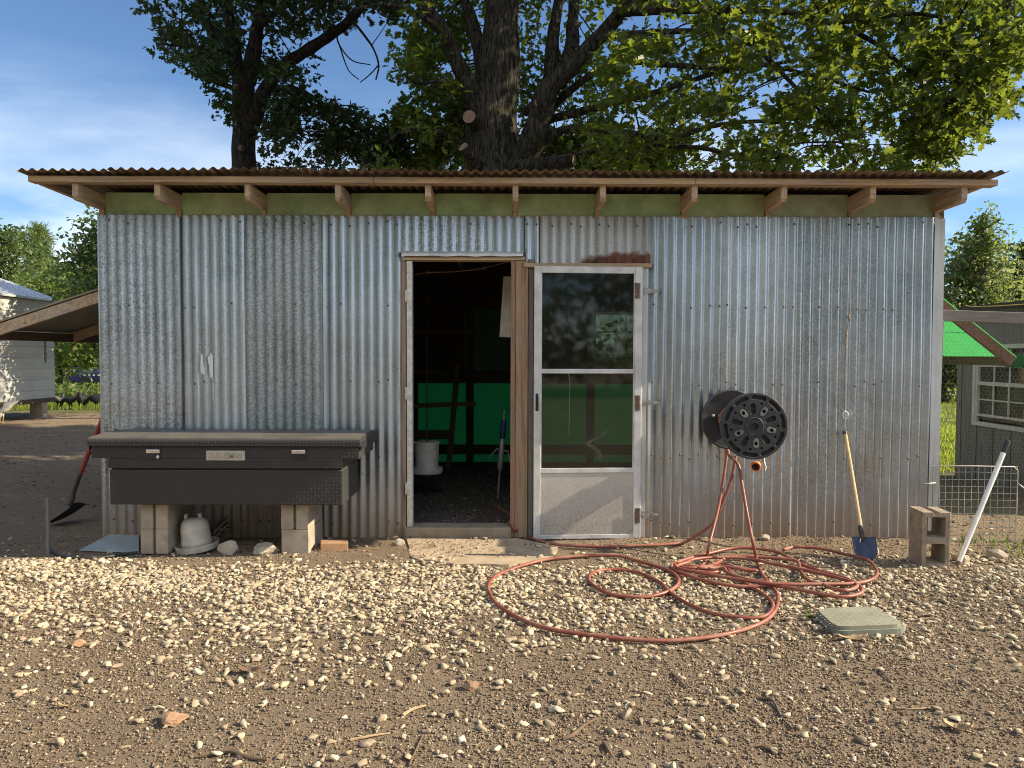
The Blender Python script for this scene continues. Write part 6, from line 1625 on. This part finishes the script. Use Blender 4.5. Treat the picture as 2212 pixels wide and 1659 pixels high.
# ------------------------------------------------------------------ trees beyond
def bgtree(px, ytop, wpx_, Y, label, mat, n, ls, bark='bark3', zlow=0.28, name='tree', spread=0.45, per=16, seed=0, narrow=1.0):
    s = pxm(Y); base = P(px, 763, Y); h = PZ(ytop, Y, px); rx = wpx_/2/s
    t = thing(name, (base.x, Y, 0), label, 'tree', None); rnd = random.Random(seed); mb = MB()
    tr = 0.03*h*0.6 + 0.04
    axis_ = crom([Vector((base.x, Y, -0.1)), Vector((base.x + rnd.uniform(-.1, .1), Y, h*0.35)), Vector((base.x + rnd.uniform(-.2, .2), Y, h*0.7)), Vector((base.x, Y, h*0.97))], 5); k = len(axis_)
    mb.tube(axis_, [tr*(1-0.85*i/(k-1)) for i in range(k)], 8, True, 0.1, seed)
    K = max(6, n//(per*5)); cs = []
    for _ in range(K):
        v = rnd.uniform(zlow, 0.97); prof = math.sin(math.pi*min(1, ((v-zlow)/(1-zlow))*0.86+0.12))**0.7*narrow
        a = rnd.uniform(0, 2*math.pi); rr = rx*prof*math.sqrt(rnd.uniform(0.15, 1.0)); c = Vector((base.x + rr*math.cos(a), Y + rr*math.sin(a), v*h)); 
        z0 = max(0.1*h, c.z - rr*0.7); q = min(range(k), key=lambda i: abs(axis_[i].z - z0))
        mb.tube(crom([axis_[q], (axis_[q]+c)/2 + Vector((0, 0, 0.05*h)), c], 3), [tr*0.4*(1-0.12*i) for i in range(7)], 5, False)
        for _ in range(5): cs.append((c.x + rnd.gauss(0, spread*0.75), c.y + rnd.gauss(0, spread*0.75), min(h, c.z + rnd.gauss(0, spread*0.6))))
    mb.build('trunk', M[bark], t, True)
    attach('crown', foliage(cs, per, spread, ls, (QUAD_V, QUAD_F), 0.8), M[mat], t); return t
bgtree(5, 478, 190, 27, 'broad leafy tree at the left edge of the photo behind the white building', 'leaf3', 9000, 0.17, zlow=0.2, seed=2)
bgtree(60, 600, 130, 24, 'low bushy tree just behind the roof of the white building', 'leaf3', 6000, 0.15, zlow=0.1, seed=21)
bgtree(286, 452, 240, 10.6, 'loose airy tree close beside the left wall of the shed', 'leaf3', 15000, 0.11, zlow=0.36, seed=3, spread=0.30)
bgtree(140, 582, 170, 19.5, 'pale green bushy tree below the pine', 'leaf4', 9500, 0.15, zlow=0.30, seed=4)
bgtree(230, 600, 150, 17.5, 'drooping bright leaved tree seen under the left awning', 'leaf4', 6500, 0.15, zlow=0.36, seed=5)
bgtree(175, 640, 130, 27, 'dark tree behind the drooping tree at the left', 'leaf2', 6500, 0.17, zlow=0.05, seed=6)
bgtree(2098, 515, 185, 19, 'rounded grey green tree right of the shed', 'leaf5', 13000, 0.13, zlow=0.10, seed=7)
bgtree(2112, 452, 50, 18.2, 'thin upright young tree rising above the rounded tree', 'leaf3', 1500, 0.13, zlow=0.45, seed=8, spread=0.3)
bgtree(2215, 530, 130, 25, 'dark leafy tree at the right edge behind the grey outbuilding', 'leaf2', 9000, 0.17, zlow=0.1, seed=9)
bgtree(2045, 690, 90, 17, 'small dark tree seen under the green awning flap', 'leaf2', 3500, 0.14, zlow=0.15, seed=10)
# pine
Yp = 32; s = pxm(Yp); base = P(90, 763, Yp); h = PZ(487, Yp, 90); pn = thing('pine_tree', (base.x, Yp, 0), 'slim pine with tufted needles rising above the white building', 'tree')
mb = MB(); mb.tube([Vector((base.x, Yp, -0.1)), Vector((base.x, Yp, h*0.5)), Vector((base.x, Yp, h))], [0.14, 0.09, 0.02], 8); cs = []; rnd = random.Random(5)
for i in range(44):
    v = 0.42 + 0.57*i/44; a = i*2.4; rr = (1.0-v)**0.75*1.9*rnd.uniform(0.6, 1.1) + 0.08; e = Vector((base.x + rr*math.cos(a), Yp + rr*math.sin(a), v*h + rr*0.5))
    mb.tube([Vector((base.x, Yp, v*h)), e], [0.035, 0.012], 5, False)
    for u in (0.45, 0.7, 0.9, 1.0): cs.append(tuple(Vector((base.x, Yp, v*h)).lerp(e, u)))
mb.build('trunk', M['bark3'], pn, True)
NV = np.array([(0, 0, 0), (0.5, 0.035, 0), (1, 0, 0), (0.5, -0.035, 0)]); attach('crown', foliage(cs, 46, 0.20, 0.34, (NV, QUAD_F), 1.0, 1.0), M['needle'], pn)

# weeds on the left, lawn on the right, far wood
def blades(x0, x1, y0, y1, n, hmin, hmax, dens=None):
    xs = RNG.uniform(x0, x1, n); ys = RNG.uniform(y0, y1, n)
    if dens is not None: k = [i for i in range(n) if RNG.uniform() < dens(xs[i], ys[i])]; xs, ys = xs[k], ys[k]; n = len(k)
    z = np.array([gh(a, b) for a, b in zip(xs, ys)]); pos = np.stack([xs, ys, z], axis=1); a = RNG.uniform(0, 2*math.pi, n); lean = RNG.normal(size=(n, 2))*0.35
    up_ = np.stack([lean[:, 0], lean[:, 1], np.ones(n)], axis=1); up_ /= np.linalg.norm(up_, axis=1)[:, None]
    x = np.stack([np.cos(a), np.sin(a), np.zeros(n)], axis=1); x -= up_*np.sum(x*up_, axis=1)[:, None]; x /= np.linalg.norm(x, axis=1)[:, None]
    R = np.stack([up_, x, np.cross(up_, x)], axis=2); h_ = RNG.uniform(hmin, hmax, n)
    TV = np.array([(0, -0.5, 0), (0, 0.5, 0), (0.6, 0.38, 0.05), (1, 0, 0.2), (0.6, -0.38, 0.05)])
    return scatter_np('blades', TV, [[0, 1, 2, 3, 4]], pos, R, np.stack([h_, np.full(n, 0.008) + h_*0.03, h_], axis=1), None)
me = join_meshes('grass', [blades(3.5, 9.0, 3.3, 9.0, 26000, 0.03, 0.09), blades(3.5, 14.0, 9.0, 24.0, 16000, 0.05, 0.12), blades(-16, -5.0, 12.8, 21.0, 22000, 0.05, 0.16)])
tag(attach('grass', me, M['grass']), 'bright green grass beyond the run and behind the yard', 'grass', None, 'stuff')
cs = []
for _ in range(620):
    x = random.uniform(-17.5, -6.0); y = random.uniform(15.0, 17.5); cs.append((x, y, min(0.30, abs(random.gauss(0.14, 0.14))) + 0.05))
for _ in range(160): cs.append((random.uniform(7.5, 13), random.uniform(16, 18), abs(random.gauss(0.4, 0.4))))
tag(attach('weeds', foliage(cs, 16, 0.26, 0.13, (QUAD_V, QUAD_F), 0.8), M['leaf4']), 'bushy bright green weeds along the back of the yard', 'weeds', None, 'stuff')
tag(attach('wall_weeds', join_meshes('w', [blades(3.35, 4.3, -0.55, -0.02, 420, 0.02, 0.10, lambda x, y: 0.35 + 0.6*nfield(x, y, 5, 3)), blades(2.9, 4.4, -1.9, -0.5, 90, 0.01, 0.04)]), M['leaf3']), 'sparse green weeds sprouting by the wire panel', 'weeds', None, 'stuff')
cs = []
for _ in range(2600):
    x = random.uniform(-21, 21) if _ % 2 else random.uniform(-34, -22); hh = 12.5 + 2.5*mnoise.noise(Vector((x*0.12, 7, 0))); cs.append((x, random.uniform(-26, -19) if x > -22 else random.uniform(-26, 2), random.uniform(0.05, 1.0)*hh))  # left arm added out of view, keeping sky from the ribs' left flanks
tag(attach('rear_woods', foliage(cs, 24, 1.1, 0.36, (QUAD_V, QUAD_F), 0.8), M['leaf3']), 'unseen green woods behind the viewer, left arm added for reflections in the metal wall', 'woods', None, 'stuff')
cs = []
for _ in range(2300):
    a = random.uniform(-80, 80); cs.append((a*0.9, random.uniform(48, 60) - abs(a)*0.15, abs(random.gauss(0, 0.5))*4.2*(0.75 + 0.45*mnoise.noise(Vector((a*0.13, 3, 0)))) + 0.2))
tag(attach('distant_trees', foliage(cs, 14, 1.1, 0.5, (QUAD_V, QUAD_F), 0.8), M['leaf3']), 'far line of green woods behind the yard', 'woods', None, 'stuff')
# trodden soil, leaf bits and crumbs in the shade at both sides
n = 15000; xs = np.where(RNG.uniform(size=n) < 0.8, RNG.uniform(-11, -3.15, n), RNG.uniform(3.3, 5.1, n)); ys = np.where(xs < 0, RNG.uniform(-0.4, 13, n), RNG.uniform(-0.1, 5, n))
s_ = 0.004 + 0.016*RNG.uniform(0, 1, n)**3; pos = np.stack([xs, ys, np.array([gh(a, b) + 0.002 for a, b in zip(xs, ys)])], axis=1)
tag(attach('yard_litter', scatter_np('yard_litter', peb1[1][0], peb1[1][1], pos, rand_rot(n, 0.3), np.stack([s_*1.8, s_, s_*0.45], axis=1), None), M['twigs']), 'crumbs of soil and leaf bits in the shade beside the shed', 'litter', None, 'stuff')
